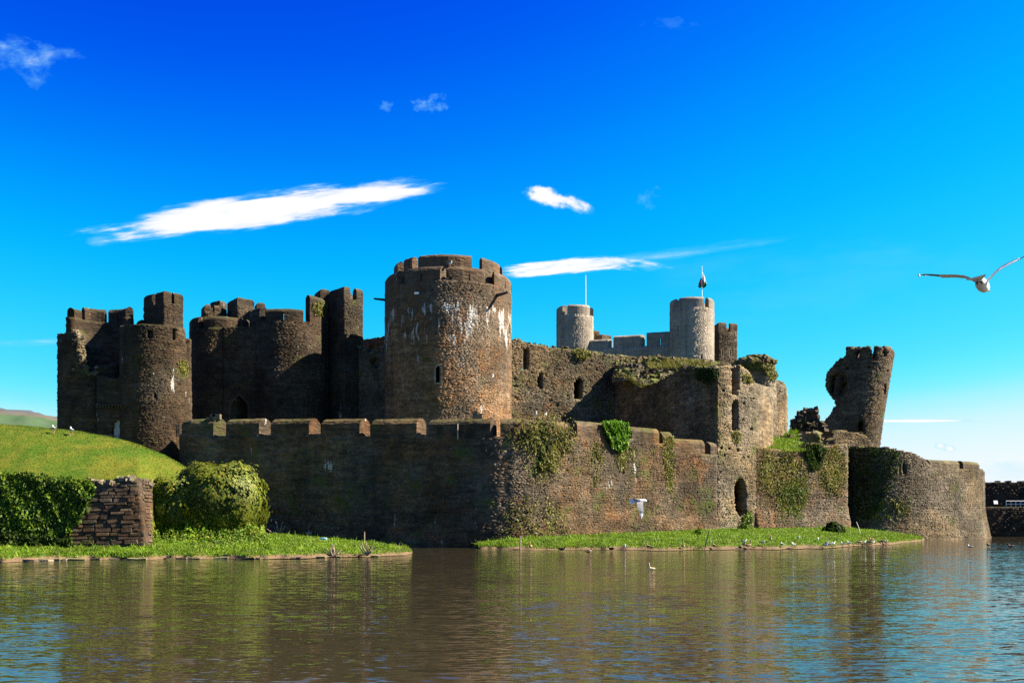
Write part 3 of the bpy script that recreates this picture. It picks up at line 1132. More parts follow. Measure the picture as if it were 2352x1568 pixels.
for a, b_ in ((417, 490), (519, 595), (622, 710), (738, 826), (853, 957), (984, 1126)):
    cw_merlon(a, b_)
cw_merlon(1150, 1306, (0, 0), mat=S_wall.core)
for a, b_ in ((1326, 1436), (1452, 1514), (1522, 1545), (1549, 1619), (1632, 1647)):
    cw_merlon(a, b_, (0, 0), mat=S_wall.core)
# thin pale drain pipe on the wall
mb = MB()
uu = cwp.u_of(1052)
mb.tube([cwp(uu, Zo(980, 92), -.12), cwp(uu, Zo(1015, 92), -.12)], .05)
mb.build('drain_pipe', plain_mat('pale_pipe', (.35, .30, .24)), root)
for pxs in (1244, 1406):
    mb = MB()
    uu = cwp.u_of(pxs)
    Yl = cwp(uu, 9, 0)[1]
    mb.box(cwp(uu, Zo(1000 if pxs < 1300 else 1030, Yl), -.05), (.14, .14, 1.4 if pxs < 1300 else 1.1))
    mb.build('drain_pipe', M_iron, root)

# ------------------------------------------------------------------ ruined block with slots (right part) and ivy wall
BK = thing('ruined_block', 'roofless ruined block with tall window slots and a pointed doorway', 'tower', (Xo(1692, 110), 110, 0))
bp_ = path_pos([(Xo(1648, 105.5) - 9.6, 124.5), (Xo(1648, 105.5), 105.5), (Xo(1692, 107.6), 107.6), (Xo(1736, 109.7), 109.7), (Xo(1736, 109.7) + 3.2, 114.6)])
cu = bp_.U[1]
left_top = [(1395, 895), (1411, 863), (1433, 856), (1452, 866), (1473, 879), (1484, 885), (1500, 883), (1514, 877), (1549, 855), (1585, 844), (1623, 844), (1648, 846), (1648, 3000), (1395, 3000)]
front_top = [(1647.5, 844), (1660, 840), (1678, 842), (1699, 838), (1712, 846), (1722, 855), (1730, 869), (1737, 885), (1737, 3000), (1647.5, 3000)]
slots = [[(1681, 908), (1680, 880), (1679, 846), (1698, 838), (1697, 900), (1695, 909)], [(1680, 988), (1680, 930), (1684, 920), (1691, 917), (1697, 924), (1696, 990)],
         [(1689, 1172), (1686, 1150), (1686, 1120), (1690, 1106), (1698, 1096), (1703, 1097), (1709, 1106), (1714, 1122), (1716, 1140), (1714, 1160), (1716, 1178), (1708, 1190), (1699, 1187)]]
puth = [(1657, 1029), (1675, 1030), (1695, 1033), (1664, 1046), (1661, 897), (1706, 965), (1708, 926), (1665, 975), (1721, 900), (1718, 1050), (1654, 1085), (1725, 985)]
slots += [[(x - 2.2, y - 3), (x + 2.2, y - 3), (x + 2.2, y + 3), (x - 2.2, y + 3)] for x, y in puth]
sl_left = outline_solid(bp_, [left_top])
sl_front = outline_solid(bp_, [front_top], slots)
solidb = lambda u, v: np.where(u < cu, sl_left(u, v), np.where(u > bp_.U[3] - .01, v < 17.5, sl_front(u, v)))
us = np.concatenate([grid([0, cu], .3), grid(list(bp_.U[1:4]), .15)[1:], grid([bp_.U[3], bp_.U[4]], .3)[1:]])
shell(BK, 'wall', S_ruin.core, bp_, us, grid([-.5, 20.0], .16), solidb, 1.3, jit=.045, seed=9, along=.03)
courses(BK, S_ruin, bp_, cu + .03, bp_.U[3], 0.5, 20, solidb, nobj=280, hr=(.14, .26), lr=(.25, .65), prot=(.02, .10), seed=10)
courses(BK, S_hall, bp_, 0, cu - .05, 8, 20, solidb, nobj=120, hr=(.2, .34), lr=(.35, .9), prot=(.01, .08), seed=12)
# backing wall inside, so the slots look into a dark room
bk2 = path_pos([(Xo(1648, 105.5) + 1.5, 112.4), (Xo(1736, 109.7) + 3, 114.6)])
shell(BK, 'room_wall', S_hall.core, bk2, grid([0, bk2.U[-1]], .4), grid([0, 16.8], .4), lambda u, v: v < 99, .6, seed=13)
put('room_light_block', [at(1652, 900, 106.6) * (1, 1, 0) + (0, 0, 15.8), at(1735, 900, 109.4) * (1, 1, 0) + (0, 0, 15.8), at(1745, 900, 114) * (1, 1, 0) + (0, 0, 15.8), at(1652, 900, 111.5) * (1, 1, 0) + (0, 0, 15.8)], [(0, 1, 2, 3)], S_hall.core, BK)  # unseen cover added over the open block to keep its inside dark

IW = thing('ivy_clad_wall', 'ragged outer wall partly covered in olive creeper between block and bastion', 'wall', (Xo(1840, 114), 114, 0))
iwp = path_pos([(Xo(1733, 109.7), 109.7), (Xo(1840, 112.8), 112.8), (Xo(1947, 116.0), 116.0), (Xo(1947, 116.0) + 1.5, 121)], batter=([-1, 0, 4], [.7, .6, 0]))
iw_top = [(1700, 1024), (1760, 1028), (1800, 1034), (1828, 1033), (1850, 1022), (1870, 1017), (1900, 1024), (1925, 1018), (1960, 1020), (1960, 3000), (1700, 3000)]
sl_iw0 = outline_solid(iwp, [iw_top], [[(1781, 1060), (1785, 1060), (1785, 1068), (1781, 1068)]])
sl_iw = lambda u, v: np.where(u > iwp.U[2], v < 10.8, sl_iw0(u, v))
shell(IW, 'wall', S_ivyw.core, iwp, grid([0, iwp.U[1], iwp.U[2], iwp.U[3]], .26), grid([-.5, 12.5], .22), sl_iw, 1.5, jit=.045, seed=14, along=.03)
courses(IW, S_ivyw, iwp, 0, iwp.U[2], .8, 12, sl_iw, nobj=200, hr=(.15, .27), lr=(.3, .75), prot=(.015, .08), seed=15)

# ------------------------------------------------------------------ bastion
YB0, RB = 123.6, 8.75
XB0 = Xo(2105, YB0)
BA = thing('bastion', 'squat rounded bastion standing in the lake with a flared foot', 'tower', (XB0, YB0, 0))
BP = [(1935, 122.4), (1942, 118.9), (1960, 117.8), (2000, 116.0), (2030, 115.6), (2060, 115.6), (2085, 115.8), (2110, 116.3), (2135, 117.0), (2160, 117.9), (2185, 119.0), (2210, 120.3), (2232, 121.9), (2248, 123.6), (2258, 125.6), (2261, 127.6), (2255, 130.5), (2225, 133.5), (2150, 135.5), (1990, 135.5)]
BP = [(a, y + 1.9) for a, y in BP]
bap = path_pos([(Xo(a, y), y) for a, y in BP], batter=([-1, 0, 3.5, 9.8], [.95, .8, .12, 0]))
ba_top = [(1900, 1026), (1945, 1030), (1958, 1024), (1985, 1027), (2018, 1027), (2040, 1026), (2057, 1032), (2089, 1037), (2110, 1045), (2124, 1054), (2140, 1075), (2210, 1076), (2262, 1078), (2300, 1085), (2300, 3000), (1900, 3000)]
ba_holes = [[(2064, 1087), (2063, 1068), (2065, 1061), (2068, 1058), (2070, 1061), (2070, 1087)], [(2073, 1089), (2073, 1060), (2078, 1064), (2082, 1072), (2083, 1089)]]
_uu = np.linspace(0, bap.U[15], 3000)
_qq = proj(bap(_uu, 5.0, 0))[0]
bap.u_of = lambda px: float(_uu[np.argmin(np.abs(_qq - px))])
sl_ba0 = outline_solid(bap, [ba_top], ba_holes)
sl_ba = lambda u, v: np.where(u > bap.U[14], v < 8.6, sl_ba0(u, v))
us = grid(list(bap.U), .22)
shell(BA, 'wall', S_bast.core, bap, us, grid([-1, 11.2], .2), sl_ba, 1.3, jit=.035, seed=16, along=.025)
courses(BA, S_bast, bap, .5, bap.U[15], 0.25, 11, sl_ba, nobj=280, hr=(.15, .27), lr=(.3, .75), prot=(.01, .07), seed=17)
for a, b_ in ((2137, 2205), (2214, 2251)):
    u0, u1 = bap.u_of(a), (bap.u_of(b_) if b_ < 2260 else bap.U[16])
    yy = bap((u0 + u1) / 2, 9, 0)[1]
    merlon(BA, S_bast.core, bap, u0, u1, Zo(1077, yy), Zo(1056 if a < 2200 else 1059, yy), 1.1, (0, 0), .4)
mb = MB()
for k in range(5):
    z = Zo(1088, 115.5) + .32 * k
    mb.tube([bap(bap.u_of(2062), z, .7), bap(bap.u_of(2073), z, .7)], .04, 5)
for pxx in (2064, 2071):
    mb.tube([bap(bap.u_of(pxx), Zo(1089, 115.5), .7), bap(bap.u_of(pxx), Zo(1060, 115.5), .7)], .05, 5)
mb.build('gate_bars', M_iron, BA)

# ------------------------------------------------------------------ hall wall
HW = thing('hall_wall', 'sunlit hall wall with narrow windows joining the big round tower', 'wall', (Xo(1400, 122), 122, 6))
hwp = path_pos([(Xo(1168, 116.5), 116.5), (Xo(1420, 123.5), 123.5), (Xo(1700, 131.5), 131.5)])
hw_top = [(1150, 790), (1176, 783), (1186, 780), (1200, 783), (1216, 790), (1235, 792), (1262, 796), (1300, 799), (1360, 808), (1420, 816), (1470, 822), (1500, 818), (1540, 824), (1600, 827), (1660, 832), (1720, 842), (1720, 3000), (1150, 3000)]
hw_holes = [[(1201, 850), (1201, 808), (1204, 801), (1208, 799), (1214, 806), (1215, 851)], [(1236, 893), (1235, 868), (1238, 858), (1243, 855), (1247, 860), (1247, 893)],
            [(1316, 914), (1318, 890), (1320, 873), (1326, 867), (1333, 870), (1338, 876), (1338, 912), (1330, 918)],
            [(1475, 862), (1473, 840), (1480, 832), (1490, 850), (1490, 866)], [(1527, 858), (1529, 838), (1540, 835), (1538, 856)],
            [(1181, 836), (1186, 838), (1186, 842), (1180, 841)], [(1178, 868), (1184, 866), (1186, 873), (1180, 874)], [(1181, 885), (1186, 883), (1188, 889), (1182, 890)], [(1300, 905), (1304, 905), (1304, 909), (1300, 909)], [(1276, 930), (1281, 930), (1281, 934), (1276, 934)], [(1260, 928), (1264, 928), (1264, 932), (1260, 932)], [(1352, 836), (1356, 836), (1356, 841), (1352, 841)]]
sl_hw = outline_solid(hwp, [hw_top], hw_holes)
shell(HW, 'wall', S_hall.core, hwp, grid([0, hwp.U[1], hwp.U[-1]], .24), grid([6, 24.5], .22), sl_hw, 1.4, jit=.05, seed=18, along=.04)
courses(HW, S_hall, hwp, 0, hwp.U[1] + 6, 11, 24, sl_hw, nobj=280, hr=(.18, .32), lr=(.3, .85), prot=(.015, .11), seed=19, miss=.09)
hwb = path_pos([(Xo(1168, 120) + 1.5, 120.5), (Xo(1700, 135) + 1, 134.5)])
shell(HW, 'room_wall', S_hall.core, hwb, grid([0, hwb.U[-1]], .6), grid([6, 20.5], .6), lambda u, v: v < 99, .7, seed=20)
put('hall_roof', [hwp(0, 21.5, .5), hwp(hwp.U[-1], 20.5, .5), hwb(hwb.U[-1], 20.5, .2), hwb(0, 21.5, .2)], [(0, 1, 2, 3)], S_hall.core, HW)
# mossy broken masonry heaped against the wall head behind the block
rg = np.random.default_rng(3)
P = []
for k in range(420):
    px_ = rg.uniform(1418, 1645)
    base = np.interp(px_, [1411, 1433, 1473, 1484, 1549, 1585, 1648], [876, 868, 886, 890, 866, 852, 850])
    topy = np.interp(px_, [1411, 1470, 1500, 1600, 1650], [838, 828, 822, 829, 836])
    t_ = rg.random()
    P.append(at(px_, base * (1 - t_) + topy * t_, 118.0 + 5 * t_ + (px_ - 1420) / 230 * 4))
rubble(HW, S_moss.isl, P, (.4, 1.1), 4, name='rubble')
P = [hwp(u_, Zo(np.interp(CX + F * hwp(u_, 0, 0)[0] / hwp(u_, 0, 0)[1], [p[0] for p in hw_top[:16]], [p[1] for p in hw_top[:16]]), hwp(u_, 0, 0)[1]) + rg.uniform(-.1, .12), rg.uniform(.1, 1.2)) for u_ in rg.uniform(0, hwp.U[-1], 170)]
rubble(HW, S_moss.isl, P, (.25, .6), 5, name='rubble')
P = [bp_(u_, Zo(np.interp(CX + F * bp_(u_, 0, 0)[0] / bp_(u_, 0, 0)[1], [p[0] for p in left_top[:12]], [p[1] for p in left_top[:12]]), bp_(u_, 0, 0)[1]) + rg.uniform(-.1, .1), rg.uniform(.0, 1.2)) for u_ in rg.uniform(0, cu, 170)]
rubble(BK, S_moss.isl, P, (.25, .65), 6, name='rubble')

# ------------------------------------------------------------------ kitchen tower, stub, rubble right of the block
KT = thing('ruined_tower', 'short ruined round tower with mossy domed top beside the block', 'tower', (Xo(1735, 121), 121, 6))
ktp = tower_pos(Xo(1735, 121), 121, 2.45)
kt_top = [(1680, 836), (1688, 832), (1701, 824), (1720, 823), (1743, 827), (1760, 833), (1772, 840), (1781, 851), (1790, 860), (1790, 3000), (1680, 3000)]
sl_kt = outline_solid(ktp, [kt_top], back=lambda u, v, px, py: v < 21.3)
shell(KT, 'wall', S_ruin.core, ktp, grid([-math.pi * 2.45, math.pi * 2.45], .22), grid([6, 23], .2), sl_kt, .9, jit=.05, closed=True, seed=21, along=.03)
courses(KT, S_ruin, ktp, -2.45 * 1.5, 2.45 * 1.5, 11, 22.5, sl_kt, nobj=160, hr=(.15, .27), lr=(.25, .6), prot=(.01, .08), seed=22)
P = []
for k in range(160):
    a, r = rg.uniform(0, 6.28), 2.5 * math.sqrt(rg.random())
    P.append(np.array((Xo(1735, 121) + r * math.cos(a), 121 + r * math.sin(a), 21.2 + 1.0 * (1 - (r / 2.6) ** 2) + rg.uniform(-.1, .1))))
rubble(KT, S_moss.isl, P, (.35, .8), 7)
ST = thing('wall_stub', 'upright stub of broken wall right of the mossy domed tower', 'wall', (Xo(1793, 126), 126, 6))
stp = path_pos([(Xo(1772, 125), 125), (Xo(1807, 127), 127), (Xo(1807, 127) + .8, 129.5)])
st_top = [(1770, 870), (1782, 872), (1795, 874), (1803, 880), (1807, 892), (1806, 930), (1807, 985), (1812, 3000), (1770, 3000)]
shell(ST, 'wall', S_ruin.core, stp, grid([0, stp.U[1], stp.U[2]], .2), grid([6, 21], .22), lambda u, v: np.where(u > stp.U[1], v < 18.5, outline_solid(stp, [st_top])(u, v)), .9, jit=.05, seed=23, along=.03)
courses(ST, S_ruin, stp, 0, stp.U[1], 11, 20.5, outline_solid(stp, [st_top]), nobj=60, prot=(.01, .09), seed=24)


def heap(name, label, poly, Y, depth, seed, st, dens=1.0, size=(.5, 1.3)):
    rr = np.random.default_rng(seed)
    poly = np.array(poly, float)
    lo, hi = poly.min(0), poly.max(0)
    T_ = thing(name, label, 'rubble', at((lo[0] + hi[0]) / 2, hi[1], Y))
    P = []
    area = (hi[0] - lo[0]) * (hi[1] - lo[1]) * (Y / F) ** 2
    n = int(area * 9 * dens) + 30
    while len(P) < n:
        x, y = rr.uniform(lo[0], hi[0]), rr.uniform(lo[1], hi[1])
        if inpoly(np.array(x), np.array(y), poly):
            P.append(at(x, y, Y + rr.uniform(0, depth)))
    rubble(T_, st.isl, P, size, seed, name='masonry')
    # solid heart
    n = len(poly)
    c = poly.mean(0)
    inner = c + (poly - c) * .9
    vs = [at(x, y, Y + .4) for x, y in inner] + [at(x, y, Y + depth) for x, y in inner]
    fs = [tuple(range(n)), tuple(range(2 * n - 1, n - 1, -1))] + [(k, (k + 1) % n, (k + 1) % n + n, k + n) for k in range(n)]
    put('core', vs, fs, st.core, T_)
    return T_


heap('masonry_lump', 'dark jagged lump of fallen masonry left of the leaning tower', [(1815, 1005), (1818, 968), (1830, 955), (1845, 940), (1856, 937), (1866, 942), (1872, 934), (1876, 946), (1882, 962), (1893, 975), (1897, 1005)], 138, 3, 31, S_brown, size=(.35, .85), dens=1.5)
heap('rubble_heap', 'low rubble stones on the wall head below the dark masonry lump', [(1795, 1020), (1800, 1004), (1815, 996), (1826, 1000), (1845, 994), (1868, 992), (1880, 998), (1886, 1008), (1912, 1012), (1912, 1030), (1795, 1030)], 122, 2.5, 32, S_ruin, size=(.4, 1.0))
BW = thing('broken_wall', 'low broken wall of thin courses at the foot of the leaning tower', 'wall', (Xo(1955, 124), 124, 8))
bwp = path_pos([(Xo(1908, 123), 123), (Xo(2006, 126), 126)])
bw_top = [(1905, 1012), (1914, 996), (1925, 989), (1945, 990), (1968, 994), (1988, 999), (1998, 1010), (2008, 1024), (2008, 3000), (1905, 3000)]
shell(BW, 'wall', S_bast.core, bwp, grid([0, bwp.U[1]], .22), grid([8, 14.5], .2), outline_solid(bwp, [bw_top]), 1.4, jit=.05, seed=33, along=.03)
courses(BW, S_bast, bwp, 0, bwp.U[1], 10.5, 14.5, outline_solid(bwp, [bw_top]), nobj=80, hr=(.15, .25), prot=(.01, .09), seed=34)

# ------------------------------------------------------------------ leaning tower
YL, RL = 148.0, 3.75
tanl = 0.168
zb_ = 12.0
XL = Xo(1953, YL)
LT = thing('leaning_tower', 'half collapsed tower leaning steeply to the right behind the bastion', 'tower', (XL, YL, 8))
ltp = tower_pos(XL, YL, RL, batter=([8, 12, 18, 30], [.25, .15, .02, 0]), lean=(zb_, tanl))
sil = [(1880, 1060), (1892, 995), (1895, 963), (1910, 946), (1924, 930), (1914, 914), (1901, 899), (1897, 880), (1899, 862), (1905, 847), (1915, 836), (1927, 827), (1937, 823), (1942, 812), (1945, 798), (1956, 800), (1972, 799), (1985, 800), (1990, 797), (1995, 796), (2001, 798), (2003, 812), (2005, 826), (2010, 826), (2012, 812), (2014, 797), (2018, 796), (2027, 798), (2028, 815), (2030, 820), (2036, 818), (2037, 800), (2046, 799), (2053, 806), (2060, 830), (2060, 1060)]
def ragged(poly, amp, seed, step=9, keep=None):
    rr_ = np.random.default_rng(seed)
    out = []
    for i in range(len(poly)):
        a_, b_2 = np.array(poly[i], float), np.array(poly[(i + 1) % len(poly)], float)
        n_ = max(1, int(np.linalg.norm(b_2 - a_) / step))
        for k in range(n_):
            q = a_ + (b_2 - a_) * k / n_
            if keep is None or keep(q):
                q = q + rr_.uniform(-amp, amp, 2)
            out.append(tuple(q))
    return out


sil = ragged(sil, 3.0, 4, keep=lambda q: q[0] < 1950 and q[1] < 1000)
ltholes = [[(1965, 818), (1966, 806), (1972, 803), (1975, 808), (1974, 819), (1969, 824)], [(1941, 848), (1941, 841), (1949, 841), (1949, 848)], [(1994, 838), (1999, 838), (1999, 844), (1994, 844)], [(2019, 845), (2023, 845), (2023, 850), (2019, 850)], [(2037, 849), (2041, 849), (2041, 854), (2037, 854)],
           [(1971, 992), (1972, 972), (1977, 964), (1983, 968), (1984, 992)], [(2030, 905), (2030, 885), (2034, 880), (2036, 888), (2034, 906)]]
cav = [(1890, 850), (1912, 846), (1933, 852), (1944, 866), (1946, 888), (1940, 905), (1928, 917), (1911, 921), (1895, 905)]
sl_lt = outline_solid(ltp, [sil], ltholes + [cav], back=lambda u, v, px, py: inpoly(px, py, sil) & ~inpoly(px, py, ltholes[0]) & ~inpoly(px, py, ltholes[1]))
shell(LT, 'wall', S_brown.core, ltp, grid([-math.pi * RL, math.pi * RL], .2), grid([8, 29.8], .2), sl_lt, 1.2, jit=.05, closed=True, seed=35, along=.04)
courses(LT, S_bast, ltp, -RL * 1.5, RL * 1.5, 12, 29, sl_lt, nobj=200, hr=(.17, .3), lr=(.3, .75), prot=(.01, .07), seed=36)
disc(LT, 'floor', S_brown.core, ltp, RL, 22.2)
flp = path_pos([(Xo(1876, 151.5), 151.5), (Xo(1925, 147.5), 147.5), (Xo(1962, 146.5), 146.5)])
flank = [(1885, 1060), (1891, 995), (1895, 963), (1904, 952), (1914, 941), (1924, 929), (1914, 915), (1902, 905), (1898, 893), (1897, 880), (1898, 866), (1904, 847), (1914, 837), (1925, 829), (1936, 824), (1948, 822), (1956, 850), (1950, 900), (1955, 1000), (1958, 1060)]
flank = ragged(flank, 4.5, 7, keep=lambda q: q[0] < 1950 and q[1] < 1000)
pit = [(1908, 862), (1925, 856), (1939, 866), (1941, 885), (1934, 903), (1920, 910), (1908, 902), (1904, 880)]
so = outline_solid(flp, [flank], [[(1932, 946), (1945, 936), (1958, 940), (1956, 955), (1938, 958)]])
shell(LT, 'broken_flank', S_brown.core, flp, grid(list(flp.U), .2), grid([8, 28], .2), lambda u, v: so(u, v) & ~outline_solid(flp, [pit])(u, v), 1.2, jit=.09, seed=37, along=.06)
flb = path_pos([(Xo(1890, 152.6), 152.6), (Xo(1960, 148.4), 148.4)])
shell(LT, 'broken_flank', S_brown.core, flb, grid(list(flb.U), .25), grid([8, 27], .25), outline_solid(flb, [[(1926, 1060), (1930, 930), (1912, 905), (1904, 850), (1925, 836), (1945, 830), (1950, 1060)]]), 1.2, jit=.12, seed=38, along=.06)
courses(LT, S_brown, flp, 0, flp.U[-1], 12, 27, lambda u, v: so(u, v) & ~outline_solid(flp, [pit])(u, v), nobj=60, prot=(.01, .12), seed=39, miss=.12)

# ------------------------------------------------------------------ east gatehouse (pale towers)
EG = thing('pale_gatehouse', 'distant gatehouse with two pale restored round towers and crenellated link wall', 'gatehouse', (Xo(1480, 165), 165, 6))


def pale_tower(cx, half, Yc, top, mer, sill, seed, slits=()):
    R_ = half / F * Yc
    p = tower_pos(Xo(cx, Yc), Yc, R_)
    zs_, zt_ = Zo(sill, Yc - R_), Zo(top, Yc - R_)
    hs = [[(x - .9, y0), (x + .9, y0), (x + .9, y1), (x - .9, y1)] for x, y0, y1 in slits]
    so = outline_solid(p, [[(-9e3, -9e3), (9e3, -9e3), (9e3, 9e3), (-9e3, 9e3)]], hs, back=lambda u, v, px, py: v < 1e9)
    br = sorted([-math.pi * R_, math.pi * R_] + [p.u_of(x + d) for x, _, _ in slits for d in (-.9, .9)])
    shell(EG, 'tower', S_pale.core, p, grid(br, .3), grid([6, zs_], .3), so, .8, jit=.015, closed=True, seed=seed)
    courses(EG, S_pale, p, -R_ * 1.5, R_ * 1.5, 18, zs_, so, nobj=90, hr=(.22, .34), lr=(.4, .9), prot=(.0, .012), seed=seed + 1, miss=.0)
    disc(EG, 'tower_roof', S_pale.core, p, R_, zs_ - .2)
    for (a, b_) in mer:
        u0 = -1.75 * R_ if a is None else p.u_of(a)
        u1 = 1.9 * R_ if b_ is None else p.u_of(b_)
        merlon(EG, S_pale.core, p, u0, u1, zs_, zt_, .8, (.0, .5), .35)
    merlon(EG, S_pale.core, p, 2.2 * R_, 2.9 * R_, zs_, zt_, .8, (0, 0), .35)
    merlon(EG, S_pale.core, p, -2.9 * R_, -2.2 * R_, zs_, zt_, .8, (0, 0), .35)
    return p, zt_


pl, ztl = pale_tower(1320.5, 42.5, 165, 698, ((None, 1292), (1303, 1355), (1365, None)), 723, 41)
pr, ztr = pale_tower(1589, 50.5, 158, 680, ((None, 1546), (1559, 1617), (1628, None)), 706, 43, slits=((1557, 745, 776), (1610, 815, 845)))
lwp = path_pos([(Xo(1345, 163), 163), (Xo(1545, 159), 159)])
zs_ = Zo(796, 161)
shell(EG, 'link_wall', S_pale.core, lwp, grid([0, lwp.U[1]], .4), grid([6, zs_], .4), lambda u, v: v < 1e9, .9, jit=.015, seed=45)
courses(EG, S_pale, lwp, 0, lwp.U[1], 24, zs_, lambda u, v: v < zs_, nobj=40, hr=(.22, .34), lr=(.4, .9), prot=(0, .03), seed=46)
for a, b_, ty in ((1345, 1396, 775), (1409, 1471, 769), (1485, 1544, 765)):
    u0, u1 = lwp.u_of(a), lwp.u_of(b_)
    merlon(EG, S_pale.core, lwp, u0, u1, zs_, Zo(ty, 161), .9, (0, .6), .3, slit=((lwp.u_of(1516), .16, zs_ - .1, zs_ + 1.3) if a == 1485 else None))


def box_turret(root, st, corners, z0, zs_, zt_, merl, t=.5, seed=1, holes=(), nobj=60, splay=(0, 0), cop=.3, name='turret', vmin=None):
    """square turret from plan corners (counter-clockwise seen from above, first face leftmost)"""
    p = path_pos(corners, closed=True)
    so0 = outline_solid(p, [[(-9e3, -9e3), (9e3, -9e3), (9e3, 9e3), (-9e3, 9e3)]], holes)
    so = (lambda u, v: np.where(u < p.U[2], so0(u, v), True))
    shell(root, name, st.core, p, grid(list(p.U), .25), grid([z0, zs_], .25), so, .6, jit=.025, closed=True, seed=seed, along=.01)
    courses(root, st, p, 0.02, p.U[2], vmin or z0, zs_, so0, nobj=nobj, hr=(.18, .3), lr=(.3, .75), prot=(.005, .05), seed=seed + 1)
    put(name + '_roof', [np.array((x, y, zs_ - .25)) for x, y in corners], [(0, 1, 2, 3)], st.core, root)
    for (f, a, b_) in merl:
        u0, u1 = p.U[f] + a * (p.U[f + 1] - p.U[f]), p.U[f] + b_ * (p.U[f + 1] - p.U[f])
        merlon(root, st.core, p, u0, u1, zs_, zt_, t, splay, cop)
    return p


# brown square tower right of the pale one, and low brown pieces behind the left one
c = [(Xo(1636, 166), 166), (Xo(1651, 162), 162.2), (Xo(1693.5, 163.6), 163.6), (Xo(1680, 168), 168)]
lan = [[(1658.5, 819), (1658.5, 804), (1660.5, 799), (1662.5, 804), (1662.5, 819)], [(1675, 820), (1675, 805), (1677, 800), (1679, 805), (1679, 820)]]
tpp = box_turret(EG, S_brown, c, 6, Zo(764, 163), Zo(741, 163), ((0, 0, 1), (1, 0, .42), (1, .62, 1), (2, 0, 1), (3, 0, 1)), seed=47, holes=lan, vmin=20, nobj=60)
for x in (1660.5, 1677):
    uu = tpp.U[1] + (x - 1651) / 42.5 * (tpp.U[2] - tpp.U[1])
    frame_on(EG, M_dress, tpp, uu, Zo(819, 163), Zo(800, 163), .15, .1, .04)
c = [(Xo(1352, 170), 170), (Xo(1360, 168), 168), (Xo(1377, 169), 169), (Xo(1370, 171), 171)]
box_turret(EG, S_brown, c, 20, Zo(765, 168), Zo(757, 168), ((0, 0, 1), (1, 0, 1), (2, 0, 1), (3, 0, 1)), seed=49, nobj=0)
c = [(Xo(1366, 166.5), 166.5), (Xo(1383, 165), 165), (Xo(1404, 166), 166), (Xo(1395, 168), 168)]
box_turret(EG, S_brown, c, 20, Zo(783, 165), Zo(767, 165), ((0, 0, 1), (1, 0, 1), (2, 0, 1)), seed=51, nobj=0)

M_pole = plain_mat('pale_pole', (.55, .56, .56), .5)


def flagpole(label, px_, p0, p1, Y, zb):
    t_ = thing('flagpole', label, 'flagpole', (Xo(px_, Y), Y, zb), 'flagpoles on the pale towers')
    mb = MB()
    mb.tube([(Xo(px_, Y), Y, zb), (Xo(px_, Y), Y, Zo(p1, Y))], [.11, .07], 8)
    mb.build('pole', M_pole, t_)
    mb = MB()
    mb.lathe_x([(-.1, .02, 0), (-.06, .09, 0), (.06, .09, 0), (.1, .02, 0)], at(px_, p1, Y), 8)
    mb.build('finial', M_pole, t_)
    return t_


flagpole('bare thin pole on top of the left pale tower', 1345, 700, 633, 165, Zo(723, 162) - .2)
flagpole('tall pole carrying a drooping flag on the right pale tower', 1612, 682, 613, 158, Zo(706, 155) - .2)
# drooping flag: white upper cloth, green lower cloth, red figure
m, g, b = new_mat('flag_cloth')
geo = g.n('ShaderNodeNewGeometry')
sz = g.n('ShaderNodeSeparateXYZ')
g.l(geo.outputs['Position'], sz.inputs[0])
nn = g.noise(geo.outputs['Position'], 1.1, 2)
zmid = float(Zo(641, 158))
zq = g.math('ADD', sz.outputs[2], g.math('MULTIPLY', g.math('SUBTRACT', sz.outputs[0], float(Xo(1613, 158))), 1.1))
cf = g.mix(g.smooth(zq, zmid - .15, zmid + .15), (.01, .10, .03), (.75, .75, .74))
rd = g.n('ShaderNodeVectorMath', operation='DISTANCE')
g.l(geo.outputs['Position'], rd.inputs[0])
rd.inputs[1].default_value = tuple(at(1611, 649, 157.9))
rdn = g.math('ADD', rd.outputs['Value'], g.math('MULTIPLY', g.math('SUBTRACT', nn, .5), .9))
g.l(g.mix(g.smooth(rdn, .3, .45, 1, 0), cf, (.45, .01, .015)), b.inputs['Base Color'])
NV, NU = 22, 12
vs = []
for i in range(NV + 1):
    t_ = i / NV
    hw = np.interp(t_, [0, .25, .7, .92, 1], [.05, .28, .62, .6, .25])
    cxf = np.interp(t_, [0, .3, .8, 1], [.12, .18, .12, -.05])
    for k in range(NU + 1):
        s = k / NU * 2 - 1
        vs.append((Xo(1612, 158) + cxf + hw * s, 158 + .22 * hw * math.sin(s * 7 + t_ * 4) + .02, Zo(626, 158) - t_ * 2.35 - .12 * s * s))
fs = [(i * (NU + 1) + k, i * (NU + 1) + k + 1, (i + 1) * (NU + 1) + k + 1, (i + 1) * (NU + 1) + k) for i in range(NV) for k in range(NU)]
fl = put('flag', vs, fs, m, smooth=True)
md = fl.modifiers.new('thickness', 'SOLIDIFY')
md.thickness = .02
tag(fl, 'drooping white and green flag with red figure hanging from its pole', 'flag')

# ------------------------------------------------------------------ inner (west) gatehouse
IG = thing('twin_gatehouse', 'dark twin towered gatehouse with arched doorway left of the big round tower', 'gatehouse', (Xo(600, 118), 118, 6))
YG = 118.0
Rr = 87 / F * YG
rp = tower_pos(Xo(663, YG), YG, Rr)
zsr, ztr_ = Zo(737, YG - Rr), Zo(707, YG - Rr)
putr = [(585, 723), (620, 722), (645, 722), (676, 722), (708, 724), (720, 713)]
so = outline_solid(rp, [[(-9e3, -9e3), (9e3, -9e3), (9e3, 9e3), (-9e3, 9e3)]], [[(x - 1.8, y + 18), (x + 1.8, y + 18), (x + 1.8, y + 22), (x - 1.8, y + 22)] for x, y in putr], back=lambda u, v, px, py: v < 1e9)
shell(IG, 'tower', S_gate.core, rp, grid([-math.pi * Rr, math.pi * Rr], .26), grid([6, zsr], .26), so, 1, jit=.025, closed=True, seed=61, along=.02)
